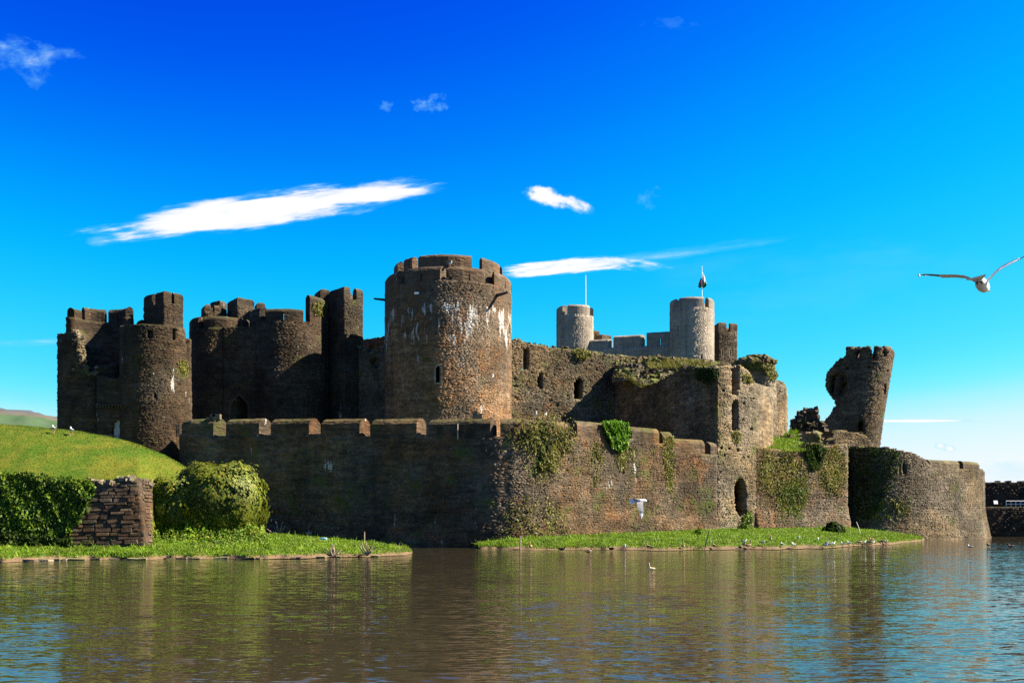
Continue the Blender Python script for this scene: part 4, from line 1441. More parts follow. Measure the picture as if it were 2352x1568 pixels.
courses(IG, S_gate, rp, -Rr * 1.5, Rr * 1.5, 11, zsr, so, nobj=200, prot=(.008, .055), seed=62)
disc(IG, 'tower_roof', S_gate.core, rp, Rr, zsr - .4)
u_ = rp.u_of
merlon(IG, S_gate.core, rp, -Rr * 1.35, u_(596), zsr + .25, ztr_ + .35, .9, (0, .5), .4)
merlon(IG, S_gate.core, rp, u_(609), u_(697), zsr, ztr_, .9, (0, .4), .4, slit=(u_(650), .2, zsr - .1, zsr + 1.0))
merlon(IG, S_gate.core, rp, u_(712), Rr * 1.45, zsr - .1, Zo(681, YG - 2), .9, (0, .3), .4)
merlon(IG, S_gate.core, rp, Rr * 1.6, Rr * 3.0, zsr, ztr_, .9, (0, 0), .4)
Rl = 70 / F * YG
lp = tower_pos(Xo(508, YG), YG, Rl)
shell(IG, 'tower', S_gate.core, lp, grid([-math.pi * Rl, math.pi * Rl], .28), grid([6, Zo(752, YG - Rl)], .28), lambda u, v: v < 1e9, 1, jit=.025, closed=True, seed=63, along=.02)
zsl, ztl_ = Zo(752, YG - Rl), Zo(724, YG - Rl)
courses(IG, S_gate, lp, -Rl * 1.5, Rl * 1.5, 11, zsl, lambda u, v: v < zsl, nobj=80, prot=(.005, .05), seed=64)
disc(IG, 'tower_roof', S_gate.core, lp, Rl, zsl - .4)
u_ = lp.u_of
merlon(IG, S_gate.core, lp, -Rl * 1.5, u_(455), zsl, ztl_, .9, (0, .45), .45)
merlon(IG, S_gate.core, lp, u_(467), u_(546), zsl, ztl_, .9, (0, .45), .45)
merlon(IG, S_gate.core, lp, u_(559), Rl * 1.5, zsl, ztl_ + .1, .9, (0, .3), .45)
merlon(IG, S_gate.core, lp, Rl * 1.8, Rl * 2.9, zsl, ztl_, .9, (0, 0), .45)
merlon(IG, S_gate.core, lp, -Rl * 2.9, -Rl * 1.8, zsl, ztl_ + .3, .9, (0, 0), .45)
# front wall between the towers with the arched doorway
fwp = path_pos([(Xo(512, YG - Rl), YG - Rl + .05), (Xo(590, YG - Rl + .4), YG - Rl + .35)])
arch = [(531, 1000), (531, 930), (534, 920), (541, 912), (549, 907), (558, 911), (565, 919), (568, 929), (568, 1000)]
so = outline_solid(fwp, [[(-9e3, -9e3), (9e3, -9e3), (9e3, 9e3), (-9e3, 9e3)]], [arch])
shell(IG, 'gate_wall', S_gate.core, fwp, grid([0, fwp.U[1]], .2), grid([6, zsl + .1], .2), so, 1.6, jit=.02, seed=65, along=.01)
courses(IG, S_gate, fwp, 0, fwp.U[1], 11, zsl, so, nobj=60, prot=(.005, .05), seed=66)
uu = fwp.u_of(549.5)
frame_on(IG, S_brown.core, fwp, uu, Zo(1000, YG - Rl), Zo(907, YG - Rl), .95, .28, .07, name='door_arch')
put('door_recess', [fwp(uu - 1.3, 6, 1.65), fwp(uu + 1.3, 6, 1.65), fwp(uu + 1.3, 18, 1.65), fwp(uu - 1.3, 18, 1.65)], [(0, 1, 2, 3)], S_dark.core, IG)
# upper rear block and its parapet
c = [(Xo(522, 124), 124), (Xo(545, 121), 121), (Xo(584, 123), 123), (Xo(560, 127), 127)]
box_turret(IG, S_gate, c, 20, Zo(706, 122), Zo(685, 122), ((0, 0, 1), (1, 0, 1), (2, 0, 1), (3, 0, 1)), seed=67, nobj=40, vmin=26)
c = [(Xo(482, 125), 125), (Xo(505, 123.5), 123.5), (Xo(521, 125), 125), (Xo(500, 127), 127)]
box_turret(IG, S_gate, c, 20, Zo(706, 124), Zo(690, 124), ((0, 0, 1), (1, 0, 1), (2, 0, 1), (3, 0, 1)), seed=69, nobj=20, vmin=26)
c = [(Xo(462, 123), 123), (Xo(470, 121), 121), (Xo(508, 122), 122), (Xo(500, 124), 124)]
box_turret(IG, S_gate, c, 20, Zo(719, 122), Zo(702, 122), ((0, 0, 1), (1, 0, .35), (1, .6, 1), (2, 0, 1), (3, 0, 1)), seed=71, nobj=20, vmin=26)
c = [(Xo(585, 122.5), 122.5), (Xo(590, 121), 121), (Xo(609, 121.6), 121.6), (Xo(604, 123), 123)]
box_turret(IG, S_gate, c, 20, Zo(712, 121), Zo(693, 121), ((0, 0, 1), (1, 0, 1), (2, 0, 1), (3, 0, 1)), seed=73, nobj=10, vmin=26)
# stair turret at the right
c = [(Xo(755, 119), 119), (Xo(790, 116.4), 116.4), (Xo(834, 118.2), 118.2), (Xo(800, 121.5), 121.5)]
box_turret(IG, S_gate, c, 6, Zo(690, 117), Zo(659, 117), ((0, 0, 1), (1, 0, .33), (1, .66, 1), (2, 0, .4), (2, .7, 1), (3, 0, 1)), t=.6, seed=75, nobj=110, vmin=11, cop=.4)
c = [(Xo(722, 121), 121), (Xo(736, 118.6), 118.6), (Xo(757, 119.2), 119.2), (Xo(745, 122), 122)]
box_turret(IG, S_gate, c, 12, Zo(690, 119), Zo(664, 119), ((0, 0, 1), (1, 0, 1), (2, 0, 1), (3, 0, 1)), seed=77, nobj=20, vmin=24)

# ruined inner curtain between the gatehouse and the tower
RC = thing('ruined_curtain', 'ragged ruined wall between the stair turret and the big round tower', 'wall', (Xo(850, 116), 116, 6))
rcp = path_pos([(Xo(796, 118.8), 118.8), (Xo(900, 115.2), 115.2)])
rc_top = [(790, 786), (800, 790), (815, 792), (828, 796), (835, 800), (842, 806), (850, 812), (862, 806), (870, 808), (885, 802), (905, 800), (905, 3000), (790, 3000)]
so = outline_solid(rcp, [rc_top], [[(852, 838), (848, 826), (858, 818), (868, 824), (872, 840), (860, 848)]])
shell(RC, 'wall', S_hall.core, rcp, grid([0, rcp.U[1]], .2), grid([6, 24], .2), so, 1.4, jit=.06, seed=79, along=.04)
courses(RC, S_hall, rcp, 0, rcp.U[1], 11, 24, so, nobj=80, prot=(.01, .1), seed=80, miss=.1)
rcb = path_pos([(Xo(826, 126), 126), (Xo(900, 122), 122)])
shell(RC, 'wall', S_ruin.core, rcb, grid([0, rcb.U[1]], .25), grid([15, 25], .25), outline_solid(rcb, [[(820, 784), (835, 781), (850, 778), (868, 776), (885, 772), (905, 768), (905, 1200), (820, 1200)]], [[(846, 806), (850, 797), (858, 795), (864, 802), (862, 812), (850, 812)]]), 1.0, jit=.08, seed=81, along=.05)
P = [rcp(u_, Zo(np.interp(CX + F * rcp(u_, 0, 0)[0] / rcp(u_, 0, 0)[1], [p[0] for p in rc_top[:11]], [p[1] for p in rc_top[:11]]), 117) + rg.uniform(-.1, .15), rg.uniform(0, 1.3)) for u_ in rg.uniform(0, rcp.U[1], 90)]
rubble(RC, S_ruin.isl, P, (.3, .75), 9)

# ------------------------------------------------------------------ outer gatehouse (left)
OG = thing('ruined_gatehouse', 'ruined twin towered gatehouse at the left with a gaping breach', 'gatehouse', (Xo(290, 103), 103, 5))
YO = 102.0
Ro = 77 / F * YO
op = tower_pos(Xo(358, YO), YO, Ro, batter=([5, 11, 18], [.35, .12, 0]))
og_top = [(270, 752), (285, 748), (340, 744), (352, 745), (391, 750), (405, 752), (425, 754), (428, 790), (432, 830), (441, 846), (445, 865), (445, 3000), (270, 3000)]
og_holes = [[(340.5, 776), (340.5, 759), (350, 759), (350, 776)], [(396, 781), (396, 754), (406, 754), (406, 781)], [(353.5, 926), (353.5, 900), (356, 900), (356, 926)]]
so = outline_solid(op, [og_top], og_holes, back=lambda u, v, px, py: v < 21.0)
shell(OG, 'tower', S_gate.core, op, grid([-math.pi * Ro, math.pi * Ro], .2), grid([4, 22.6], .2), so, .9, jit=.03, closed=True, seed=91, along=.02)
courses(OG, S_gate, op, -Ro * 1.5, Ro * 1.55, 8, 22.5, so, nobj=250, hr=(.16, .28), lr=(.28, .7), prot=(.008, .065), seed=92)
disc(OG, 'tower_roof', S_gate.core, op, Ro, 20.6)
Rf = 75 / F * YO
fp = tower_pos(Xo(214, YO + 1), YO + 1, Rf)
fr_top = [(130, 768), (141, 768), (150, 764), (166, 761), (173, 766), (177, 774), (180, 800), (183, 816), (191, 841), (198, 859), (208, 861), (222, 858), (224, 840), (240, 838), (262, 837), (280, 834), (300, 834), (300, 3000), (130, 3000)]
so = outline_solid(fp, [fr_top], [[(237, 928), (237, 904), (240, 904), (240, 928)], [(234, 916), (234, 912), (243, 912), (243, 916)]], back=lambda u, v, px, py: v < 15)
shell(OG, 'tower', S_gate.core, fp, grid([-math.pi * Rf, math.pi * Rf], .2), grid([4, 22.4], .2), so, 1.0, jit=.045, closed=True, seed=93, along=.04)
courses(OG, S_gate, fp, -Rf * 1.5, Rf * 1.5, 8, 22, so, nobj=120, prot=(.008, .06), seed=94)
# stepped broken edge stones round the breach
P = []
for (xa, ya), (xb, yb) in zip(fr_top[3:12], fr_top[4:13]):
    for k in range(16):
        s = rg.random()
        x, y = xa + (xb - xa) * s, ya + (yb - ya) * s
        P.append(fp(fp.u_of(x), Zo(y, YO + 1 - Rf * .8), rg.uniform(.05, 1.1)))
rubble(OG, S_ruin.isl, P, (.25, .6), 12)
Rk = 74 / F * 106
kp = tower_pos(Xo(228, 106), 106, Rk)
zsk, ztk = Zo(743, 106 + Rk), Zo(713, 106 + Rk)
shell(OG, 'breach_wall', S_gate.core, kp, grid([-math.pi * Rk, math.pi * Rk], .3), grid([4, zsk], .3), lambda u, v: np.cos(u / Rk) < .12, .9, jit=.03, closed=True, seed=95, along=.02)
def rear_u(px_):
    return Rk * (math.pi - math.asin(max(-1, min(1, (px_ - 228) / 74.0))))


for a, b_, sl in ((154, 163, None), (168, 216, None), (227, 294, (rear_u(256), .16, zsk + .1, zsk + 1.0))):
    merlon(OG, S_gate.core, kp, rear_u(b_), rear_u(a), zsk, ztk if a > 160 else ztk - .4, .8, (.1, .1), .4, slit=sl)
c = [(Xo(330, 107), 107), (Xo(376, 104.5), 104.5), (Xo(421, 106.2), 106.2), (Xo(378, 109), 109)]
box_turret(OG, S_gate, c, 14, Zo(698, 105), Zo(669, 105), ((0, 0, .42), (0, .58, 1), (1, 0, .40), (1, .54, 1), (2, 0, 1), (3, 0, 1)), t=.6, seed=97, nobj=90, vmin=20, cop=.35)
c = [(Xo(313, 107.5), 107.5), (Xo(324, 106.3), 106.3), (Xo(336, 107), 107), (Xo(325, 108.2), 108.2)]
box_turret(OG, S_gate, c, 14, Zo(742, 107), Zo(735, 107), ((0, 0, 1), (1, 0, 1), (2, 0, 1)), seed=99, nobj=0, vmin=20)
# door, string course and wall between the two towers
dw = path_pos([(Xo(222, 99.4), 99.4), (Xo(300, 99.8), 99.8)])
darch = [(258, 1030), (258, 985), (262, 973), (268, 966), (274, 964), (280, 966), (284, 975), (284, 1030)]
so = outline_solid(dw, [[(215, 860), (236, 862), (255, 868), (300, 862), (300, 3000), (215, 3000)]], [darch])
shell(OG, 'gate_wall', S_gate.core, dw, grid([0, dw.U[1]], .2), grid([4, 18], .2), so, .7, jit=.03, seed=101)
mb = MB()
for k in range(9):
    x = 224 + k * 7
    mb.box(dw(dw.u_of(x), Zo(934, 99.4), -.1), (.2, .3, .28))
mb.box((dw(dw.u_of(222), Zo(930, 99.4), -.12) + dw(dw.u_of(284), Zo(930, 99.4), -.12)) / 2, (62 * 99.4 / F, .36, .14))
mb.build('corbel_course', S_brown.core, OG)
M_door = plain_mat('pale_door', (.30, .30, .30), .7, .1, 5)
mb = MB()
for k in range(5):
    a = dw.u_of(260) + .19 * k
    mb.box(dw(a + .1, 11.1, .35), (.22, .08, 2.7))
mb.build('door', M_door, OG)
mb = MB()
for x0_, x1_, yy in ((245, 283, 1000), (245, 283, 1010)):
    mb.tube([dw(dw.u_of(x0_), Zo(yy, 98.5), -1.2), dw(dw.u_of(x1_), Zo(yy + 1, 98.5), -1.2)], .04, 6)
for x in (246, 258, 270, 282):
    mb.tube([dw(dw.u_of(x), Zo(1000, 98.5), -1.2), dw(dw.u_of(x), Zo(1040, 98.5), -1.2)], .04, 6)
rl_ = mb.build('railing', M_iron)
tag(rl_, 'dark iron railing in front of the arched gate door', 'railing')
rl2 = MB()
for x in (405, 409, 413):
    rl2.tube([at(x, 1003, 97.6), at(x, 975, 97.6)], .05, 6)
rl2.tube([at(404, 976, 97.6), at(414, 976, 97.6)], .05, 6)
tag(rl2.build('gate', M_iron), 'small barred iron gate where the outer wall meets the gatehouse', 'gate')
# link between outer gatehouse and curtain wall
P1, P2 = (Xo(395, 103.5), 103.5), (Xo(412, 99), 99)

# low walls at far left and dam wall at far right
LW = thing('low_wall', 'low brown wall end with rounded coping beyond the green mound', 'wall', (Xo(95, 112), 112, 4))
lwp2 = path_pos([(Xo(40, 112), 112), (Xo(131, 112), 112)])
shell(LW, 'wall', S_brown.core, lwp2, grid([0, lwp2.U[1]], .4), grid([3, 13], .25), outline_solid(lwp2, [[(30, 990), (62, 988), (90, 982), (112, 980), (132, 981), (132, 3000), (30, 3000)]]), 1.2, jit=.04, seed=103, along=.02)
merlon(LW, S_brown.core, path_pos([(Xo(134, 110), 110), (Xo(150, 110), 110)]), 0, .9, 9, 12.7, 1, (0, 0), .5)
DW = thing('dam_wall', 'distant dark dam wall with a ledge at the right edge of the lake', 'wall', (Xo(2320, 138), 138, 0))
dwp = path_pos([(Xo(2235, 137), 137), (Xo(2700, 137), 137)])
shell(DW, 'quay_wall', S_dark.core, dwp, grid([0, dwp.U[1]], .5), grid([-1, Zo(1163, 137)], .4), lambda u, v: v < 99, 4.0, jit=.05, seed=105)
dwp2 = path_pos([(Xo(2225, 140.5), 140.5), (Xo(2700, 140.5), 140.5)])
tops = [(2100, 1107)] + [(x, 1106 + 1.6 * math.sin(x * .5) + .8 * math.sin(x * .21)) for x in range(2220, 2720, 4)] + [(2800, 1107), (2800, 3000), (2100, 3000)]
shell(DW, 'parapet_wall', S_dark.core, dwp2, grid([0, dwp2.U[1]], .35), grid([2, 9], .2), outline_solid(dwp2, [tops]), 1.2, jit=.05, seed=106, along=.03)
courses(DW, S_dark, dwp, 0, 16, .2, Zo(1166, 137), lambda u, v: v < 99, nobj=30, hr=(.25, .4), lr=(.5, 1.1), prot=(.0, .02), seed=107)
courses(DW, S_dark, dwp2, 0, 16, Zo(1160, 140), Zo(1112, 140), lambda u, v: v < 99, nobj=30, hr=(.25, .4), lr=(.5, 1.1), prot=(.0, .02), seed=108)
mb = MB()
for yy in (1150, 1157, 1165):
    mb.tube([at(2311, yy, 137.4), at(2470, yy, 137.4)], .05, 6)
for x in list(range(2311, 2471, 11)):
    mb.tube([at(x, 1149.5, 137.4), at(x, 1165.5, 137.4)], .05, 6)
tag(mb.build('railing', plain_mat('galvanised_steel', (.5, .52, .52), .5)), 'pale steel railing along the ledge of the dam wall', 'railing')
sg = thing('sign_board', 'small pale board standing on the dam ledge', 'sign', at(2287, 1163, 137.6))
mb = MB()
mb.box(at(2287, 1153, 137.6), (.55, .05, .5), Matrix.Rotation(-.3, 3, 'X'))
mb.build('panel', M_white, sg)
mb = MB()
mb.box(at(2287, 1160, 137.7), (.08, .08, .4))
mb.build('post', M_iron, sg)

# ------------------------------------------------------------------ near revetment wall (left), every stone single
RV = thing('revetment_wall', 'near stone retaining wall of big courses below the green mound', 'wall', (Xo(250, 68.4), 68.4, .5))
rvp = path_pos([(Xo(-380, 67.6), 67.6), (Xo(-60, 68.2), 68.2), (Xo(318, 68.6), 68.6), (Xo(352, 71.6), 71.6)], batter=([0, 1, 5.4], [.9, .75, 0]))
rv_top = [(-460, 1090), (-80, 1094), (60, 1098), (200, 1101), (232, 1104), (236, 1108), (262, 1110), (280, 1110), (300, 1102), (318, 1099), (340, 1096), (346, 1100), (350, 1110), (360, 3000), (-460, 3000)]
so_rv = outline_solid(rvp, [rv_top])
shell(RV, 'wall', S_rev.core, rvp, grid(list(rvp.U), .22), grid([0, 6.0], .18), so_rv, 1.2, jit=.03, seed=111, along=.02)
courses(RV, S_rev, rvp, rvp.u_of(140), rvp.U[2], .5, 5.8, so_rv, nobj=250, hr=(.20, .34), lr=(.45, 1.1), prot=(.03, .13), seed=112, miss=.03, vis=[(150, 1260), (190, 1170), (215, 1095), (330, 1090), (360, 1260)])
courses(RV, S_rev, rvp, rvp.U[2] + .02, rvp.U[3], .5, 5.8, so_rv, nobj=50, hr=(.20, .34), lr=(.4, .8), prot=(.03, .10), seed=113, miss=.03)
P = [rvp(u_, Zo(np.interp(CX + F * rvp(u_, 0, 0)[0] / rvp(u_, 0, 0)[1], [p[0] for p in rv_top[1:13]], [p[1] for p in rv_top[1:13]]), 68.8) + rg.uniform(-.12, .12), rg.uniform(-.05, 1.3)) for u_ in rg.uniform(rvp.u_of(205), rvp.U[3], 90)]
rubble(RV, S_ruin.isl, P, (.25, .55), 14)

# flat stones edging the left shore
mb_list = np.linspace(60, 900, 26)
for k, pxs in enumerate(mb_list):
    if rg.random() < .2:
        continue
    p = bank_point(pxs + rg.uniform(-24, 24), .0, True)
    s = (rg.uniform(.5, 1.4), rg.uniform(.4, .7), rg.uniform(.10, .17))
    if pxs > 600:
        s = tuple(q * .6 for q in s)
    vs = []
    for x in (-1, 1):
        for y in (-1, 1):
            for z in (-1, 1):
                vs.append((x * s[0] / 2 * rg.uniform(.8, 1.05), y * s[1] / 2 * rg.uniform(.75, 1.05), z * s[2] / 2 * rg.uniform(.7, 1.1)))
    o = put('shore_stone', vs, [(0, 1, 3, 2), (4, 6, 7, 5), (0, 4, 5, 1), (2, 3, 7, 6), (0, 2, 6, 4), (1, 5, 7, 3)], S_ruin.obj, local=True)
    o.location = (p[0], p[1] + rg.uniform(-.05, .6), .03)
    o.rotation_euler = (rg.uniform(-.1, .1), rg.uniform(-.1, .1), rg.uniform(-.25, .25))
    tag(o, 'flat brown stone lying at the water edge of the left grassy bank', 'stone', 'flat stones edging the left bank')

# ------------------------------------------------------------------ ivy and bushes
def leaves(name, P, N, size, mat, label, cat, seed, group=None, droop=.3, spread=.7, parent=None, elong=1.5):
    rr = np.random.default_rng(seed)
    n = len(P)
    N = N / np.linalg.norm(N, axis=1)[:, None]
    Nn = N + rr.normal(0, spread, (n, 3))
    Nn /= np.linalg.norm(Nn, axis=1)[:, None]
    ref = np.tile(np.array((0, 0, -1.0)), (n, 1)) + rr.normal(0, .5, (n, 3))
    A = ref - (ref * Nn).sum(1)[:, None] * Nn
    A /= np.linalg.norm(A, axis=1)[:, None]
    B = np.cross(Nn, A)
    s = (size * rr.uniform(.6, 1.3, n))[:, None]
    L, Wd = s * .5 * elong ** .5, s * .5 / elong ** .5
    fold = Nn * s * rr.uniform(-.15, .25, n)[:, None]
    V = np.stack([P - A * L, P + B * Wd + fold, P + A * L, P - B * Wd + fold], 1).reshape(-1, 3)
    fs = np.arange(n * 4).reshape(n, 4)
    fs = np.concatenate([fs[:, [0, 1, 2]], fs[:, [0, 2, 3]]])
    return put(name, V, fs, mat, parent)


def ivy_on(pos, ur, vr, poly, n, size, mat, label, seed, thick=(.02, .35), name='ivy', cat='ivy', edge=10, spread=.6, elong=1.5, clump=.0, cols=None):
    """leaves clinging to a wall surface inside an outline"""
    rr = np.random.default_rng(seed)
    Ps, Ns = [], []
    tot = 0
    poly = np.array(poly, float)
    c = poly.mean(0)
    for it in range(60):
        u = rr.uniform(*ur, n)
        v = rr.uniform(*vr, n)
        C = pos(u, v, 0)
        px, py = proj(C)
        jx, jy = px + rr.normal(0, edge, n) * .6, py + rr.normal(0, edge, n) * .6
        k = inpoly(jx, jy, poly)
        if clump:
            k &= (lump(u * 1.2, v * 1.2, 1.0, seed) + rr.normal(0, .25, n)) > clump - .5
        w = thick[0] + (thick[1] - thick[0]) * rr.random(n) * (.35 + .65 * np.clip(.5 + lump(u, v, .9, seed), 0, 1))
        P = pos(u, v, -w)
        N = P - pos(u, v, .5)
        Ps.append(P[k])
        Ns.append(N[k])
        tot += k.sum()
        if tot > n:
            break
    P, N = np.concatenate(Ps)[:n], np.concatenate(Ns)[:n]
    o = leaves(name, P, N, size, mat, label, cat, seed, spread=spread, elong=elong)
    tag(o, label, cat)
    return o


# ivy on the revetment, left of and right of the bare stones
ivy_on(rvp, (0, rvp.u_of(240)), (.4, 5.8), [(-390, 1250), (-390, 1072), (-200, 1062), (-40, 1068), (20, 1068), (60, 1085), (120, 1098), (205, 1102), (216, 1120), (205, 1150), (186, 1180), (180, 1200), (150, 1225), (120, 1236), (60, 1250)], 20000, .21, M_ivy, 'thick glossy ivy covering the retaining wall at the left edge', 201, (.03, .6), edge=5)
ivy_on(rvp, (rvp.u_of(-30), rvp.u_of(160)), (.2, 2.2), [(-40, 1265), (-40, 1215), (60, 1225), (150, 1235), (230, 1255), (200, 1268)], 2600, .2, M_ivyD, 'scrubby dark weeds at the foot of the ivied retaining wall', 202, (.1, .9), edge=6, name='weeds', cat='weeds')
# corner piece and big rounded bush: an ivy grown stub of masonry
bc = np.array((Xo(505, 71.5), 71.5, Zo(1225, 70)))


def bush_surface(n, seed, c, rad, full=False, e=2.6, lumpy=.12):
    rr = np.random.default_rng(seed)
    d = rr.normal(0, 1, (n * 2, 3))
    if not full:
        d[:, 2] = np.abs(d[:, 2])
    d /= np.linalg.norm(d, axis=1)[:, None]
    d = d[:n]
    r = 1.0 / (np.abs(d[:, 0]) ** e + np.abs(d[:, 1]) ** e + np.abs(d[:, 2]) ** e) ** (1 / e)
    cs = rr.normal(0, 1, (90, 3))
    cs /= np.linalg.norm(cs, axis=1)[:, None]
    amp = rr.uniform(.4, 1, 90)
    bmp = np.max(amp[None] * np.exp(-(2 - 2 * d @ cs.T) / .05), 1)
    r *= 1 + lumpy * (bmp - .6) - np.abs(rr.normal(0, .07, n)) + .13 * (rr.random(n) > .96) * rr.random(n)
    P = c + d * r[:, None] * np.array(rad)
    return P, d / np.array(rad)


def bush(name, label, c, rad, n, size, mat, seed, cat='bush', e=2.6, lumpy=.12, full=False):
    t_ = thing(name, label, cat, c)
    P, N = bush_surface(n, seed, np.array(c, float), rad, full, e=e, lumpy=lumpy)
    leaves('leaves', P, N, size, mat, '', '', seed, parent=None, spread=1.4)
    o = bpy.context.scene.collection.objects[-1]
    me = o.data
    co = np.empty(len(me.vertices) * 3)
    me.vertices.foreach_get('co', co)
    me.vertices.foreach_set('co', (co.reshape(-1, 3) - np.array(t_.location)).ravel())
    o.parent = t_
    # solid dark hull behind the leaves, inner shade put into its colour
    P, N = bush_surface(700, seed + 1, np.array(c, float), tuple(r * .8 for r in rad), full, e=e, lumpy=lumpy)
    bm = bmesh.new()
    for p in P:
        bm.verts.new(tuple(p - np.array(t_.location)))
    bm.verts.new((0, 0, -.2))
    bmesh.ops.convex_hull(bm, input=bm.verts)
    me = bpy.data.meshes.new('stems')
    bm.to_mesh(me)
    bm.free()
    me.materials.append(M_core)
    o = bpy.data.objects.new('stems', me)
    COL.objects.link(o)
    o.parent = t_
    return t_


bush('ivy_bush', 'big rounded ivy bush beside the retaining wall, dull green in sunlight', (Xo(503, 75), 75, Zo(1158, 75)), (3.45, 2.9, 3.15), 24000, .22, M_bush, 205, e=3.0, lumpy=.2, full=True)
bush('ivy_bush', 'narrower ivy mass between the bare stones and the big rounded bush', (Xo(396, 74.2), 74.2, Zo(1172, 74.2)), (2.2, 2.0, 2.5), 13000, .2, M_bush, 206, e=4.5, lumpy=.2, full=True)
rr = np.random.default_rng(77)
px_ = rr.uniform(340, 618, 5200)
q_ = rr.random(5200)
hmax = np.interp(px_, [340, 380, 430, 500, 600, 618], [1.3, 1.8, 2.0, 1.5, 1.2, .3])
Yv = 68.5 + 5.0 * q_
P = np.stack([(px_ - CX) * Yv / F, Yv, .5 + .5 * q_ + hmax * np.clip(q_ * 1.6 - .5, 0, 1) ** 1.3 * (.6 + .4 * np.clip(.5 + lump(px_ * .12, Yv, 1), 0, 1)) + rr.uniform(0, .2, 5200)], 1)
N = np.tile((0.1, -.8, .6), (5200, 1))
o = leaves('creeper', P, N, .15, M_grass, '', '', 207)
tag(o, 'bright green creeper spreading over the ground below the bushes', 'creeper')

# on the outer wall
U_ = cwp.u_of
ivy_on(cwp, (U_(1372), U_(1450)), (7, 12.6), [(1378, 969), (1395, 967), (1420, 968), (1436, 975), (1441, 995), (1438, 1018), (1428, 1032), (1418, 1036), (1405, 1028), (1394, 1010), (1385, 990)], 1500, .27, M_ivyB, 'bright green ivy clump hanging over a merlon of the outer wall', 211, (.1, .75), edge=2)
ivy_on(cwp, (U_(1165), U_(1330)), (4, 12.2), [(1176, 985), (1210, 972), (1240, 962), (1262, 965), (1300, 985), (1312, 1020), (1304, 1050), (1280, 1072), (1262, 1085), (1262, 1100), (1245, 1100), (1236, 1070), (1215, 1045), (1200, 1030), (1205, 1005), (1180, 1000)], 2600, .17, M_ivyO, 'straggling dark creeper hanging down where the outer wall turns', 212, (.02, .5), edge=22, clump=.45, name='creeper', cat='creeper')
ivy_on(cwp, (U_(1165), U_(1330)), (4, 12.2), [(1230, 985), (1250, 975), (1262, 1000), (1255, 1060), (1240, 1085), (1236, 1050)], 700, .22, M_ivyD, 'darker ivy strand in the middle of the straggling creeper', 213, (.02, .4), edge=10)
ivy_on(cwp, (U_(1510), U_(1560)), (2, 11), [(1527, 1000), (1546, 1000), (1547, 1060), (1545, 1110), (1546, 1140), (1533, 1135), (1528, 1090), (1524, 1040)], 900, .15, M_ivyY, 'vertical yellow green streak of creeper at the wall step', 214, (.01, .15), edge=5, name='creeper', cat='creeper')
ivy_on(cwp, (U_(1340), U_(1470)), (3, 10.5), [(1360, 1020), (1385, 1022), (1380, 1060), (1372, 1110), (1362, 1120), (1366, 1070)], 420, .17, M_ivyO, 'thin olive creeper strand below the first embrasure of the sunlit wall', 215, (.01, .2), edge=8, clump=.4, name='creeper', cat='creeper')
ivy_on(cwp, (U_(1400), U_(1500)), (4, 10.5), [(1415, 1030), (1450, 1025), (1462, 1045), (1440, 1060), (1428, 1085), (1420, 1060)], 420, .18, M_ivyO, 'loose creeper trailing below the bright ivy clump', 216, (.01, .25), edge=8, clump=.3, name='creeper', cat='creeper')
ivy_on(cwp, (U_(1145), U_(1330)), (.8, 5), [(1150, 1180), (1200, 1140), (1260, 1150), (1300, 1200), (1320, 1232), (1150, 1232)], 650, .17, M_ivyO, 'sparse scrubby growth at the foot of the wall corner', 217, (.02, .5), edge=14, clump=.35, name='scrub', cat='scrub')
# dry grass tuft at the corner
P, N = [], []
for k in range(900):
    s = rr.random()
    q = np.array((1200 + 28 * s + rr.normal(0, 7) * (1 - .5 * s), 1068 + 62 * s + rr.normal(0, 4)))
    P.append(cwp(U_(1200), 5, -.2) * 0 + at(q[0], q[1], 91.2 - .5 * rr.random()))
P = np.array(P)
o = leaves('dry_plant', P, np.tile((.4, -1, .3), (len(P), 1)), .3, M_dry, '', '', 218, elong=6, spread=.4)
tag(o, 'tuft of dry brown stems hanging at the dark wall corner', 'plant')
# on the ivy clad wall and the bastion
I_ = iwp.u_of
ivy_on(iwp, (0, I_(1870)), (1.5, 11.5), [(1742, 1062), (1752, 1040), (1768, 1030), (1778, 1055), (1800, 1045), (1822, 1040), (1842, 1060), (1852, 1090), (1856, 1120), (1845, 1160), (1820, 1180), (1790, 1170), (1770, 1130), (1745, 1120)], 3200, .15, M_ivyY, 'wide olive patch of creeper on the wall right of the doorway', 221, (.01, .3), edge=12, name='creeper', cat='creeper')
ivy_on(iwp, (I_(1780), I_(1860)), (1.5, 9), [(1784, 1110), (1840, 1100), (1855, 1125), (1845, 1165), (1815, 1182), (1790, 1170)], 1100, .15, M_ivy, 'darker green lower half of the wide creeper patch', 222, (.03, .35), edge=8)
ivy_on(iwp, (I_(1835), I_(1900)), (5, 13), [(1842, 1022), (1880, 1020), (1892, 1030), (1888, 1055), (1876, 1075), (1866, 1082), (1856, 1060), (1848, 1040)], 1200, .24, M_ivyD, 'dark green ivy wedge hanging from the wall head', 223, (.05, .5), edge=4)
ivy_on(iwp, (I_(1870), I_(1949)), (2, 12.5), [(1890, 1035), (1910, 1025), (1935, 1030), (1943, 1060), (1942, 1110), (1925, 1140), (1905, 1135), (1885, 1110), (1878, 1080)], 2000, .15, M_ivyY, 'yellow green creeper patch beside the bastion junction', 224, (.01, .28), edge=9, name='creeper', cat='creeper')
B_ = bap.u_of
ivy_on(bap, (0, B_(2075)), (1.5, 11.2), [(1938, 1020), (1975, 1026), (2062, 1036), (2066, 1060), (2060, 1090), (2040, 1130), (2020, 1170), (1995, 1190), (1960, 1180), (1940, 1120)], 2600, .2, M_ivyD, 'very dark ivy sheet over the shaded side of the bastion', 225, (.03, .4), edge=8)
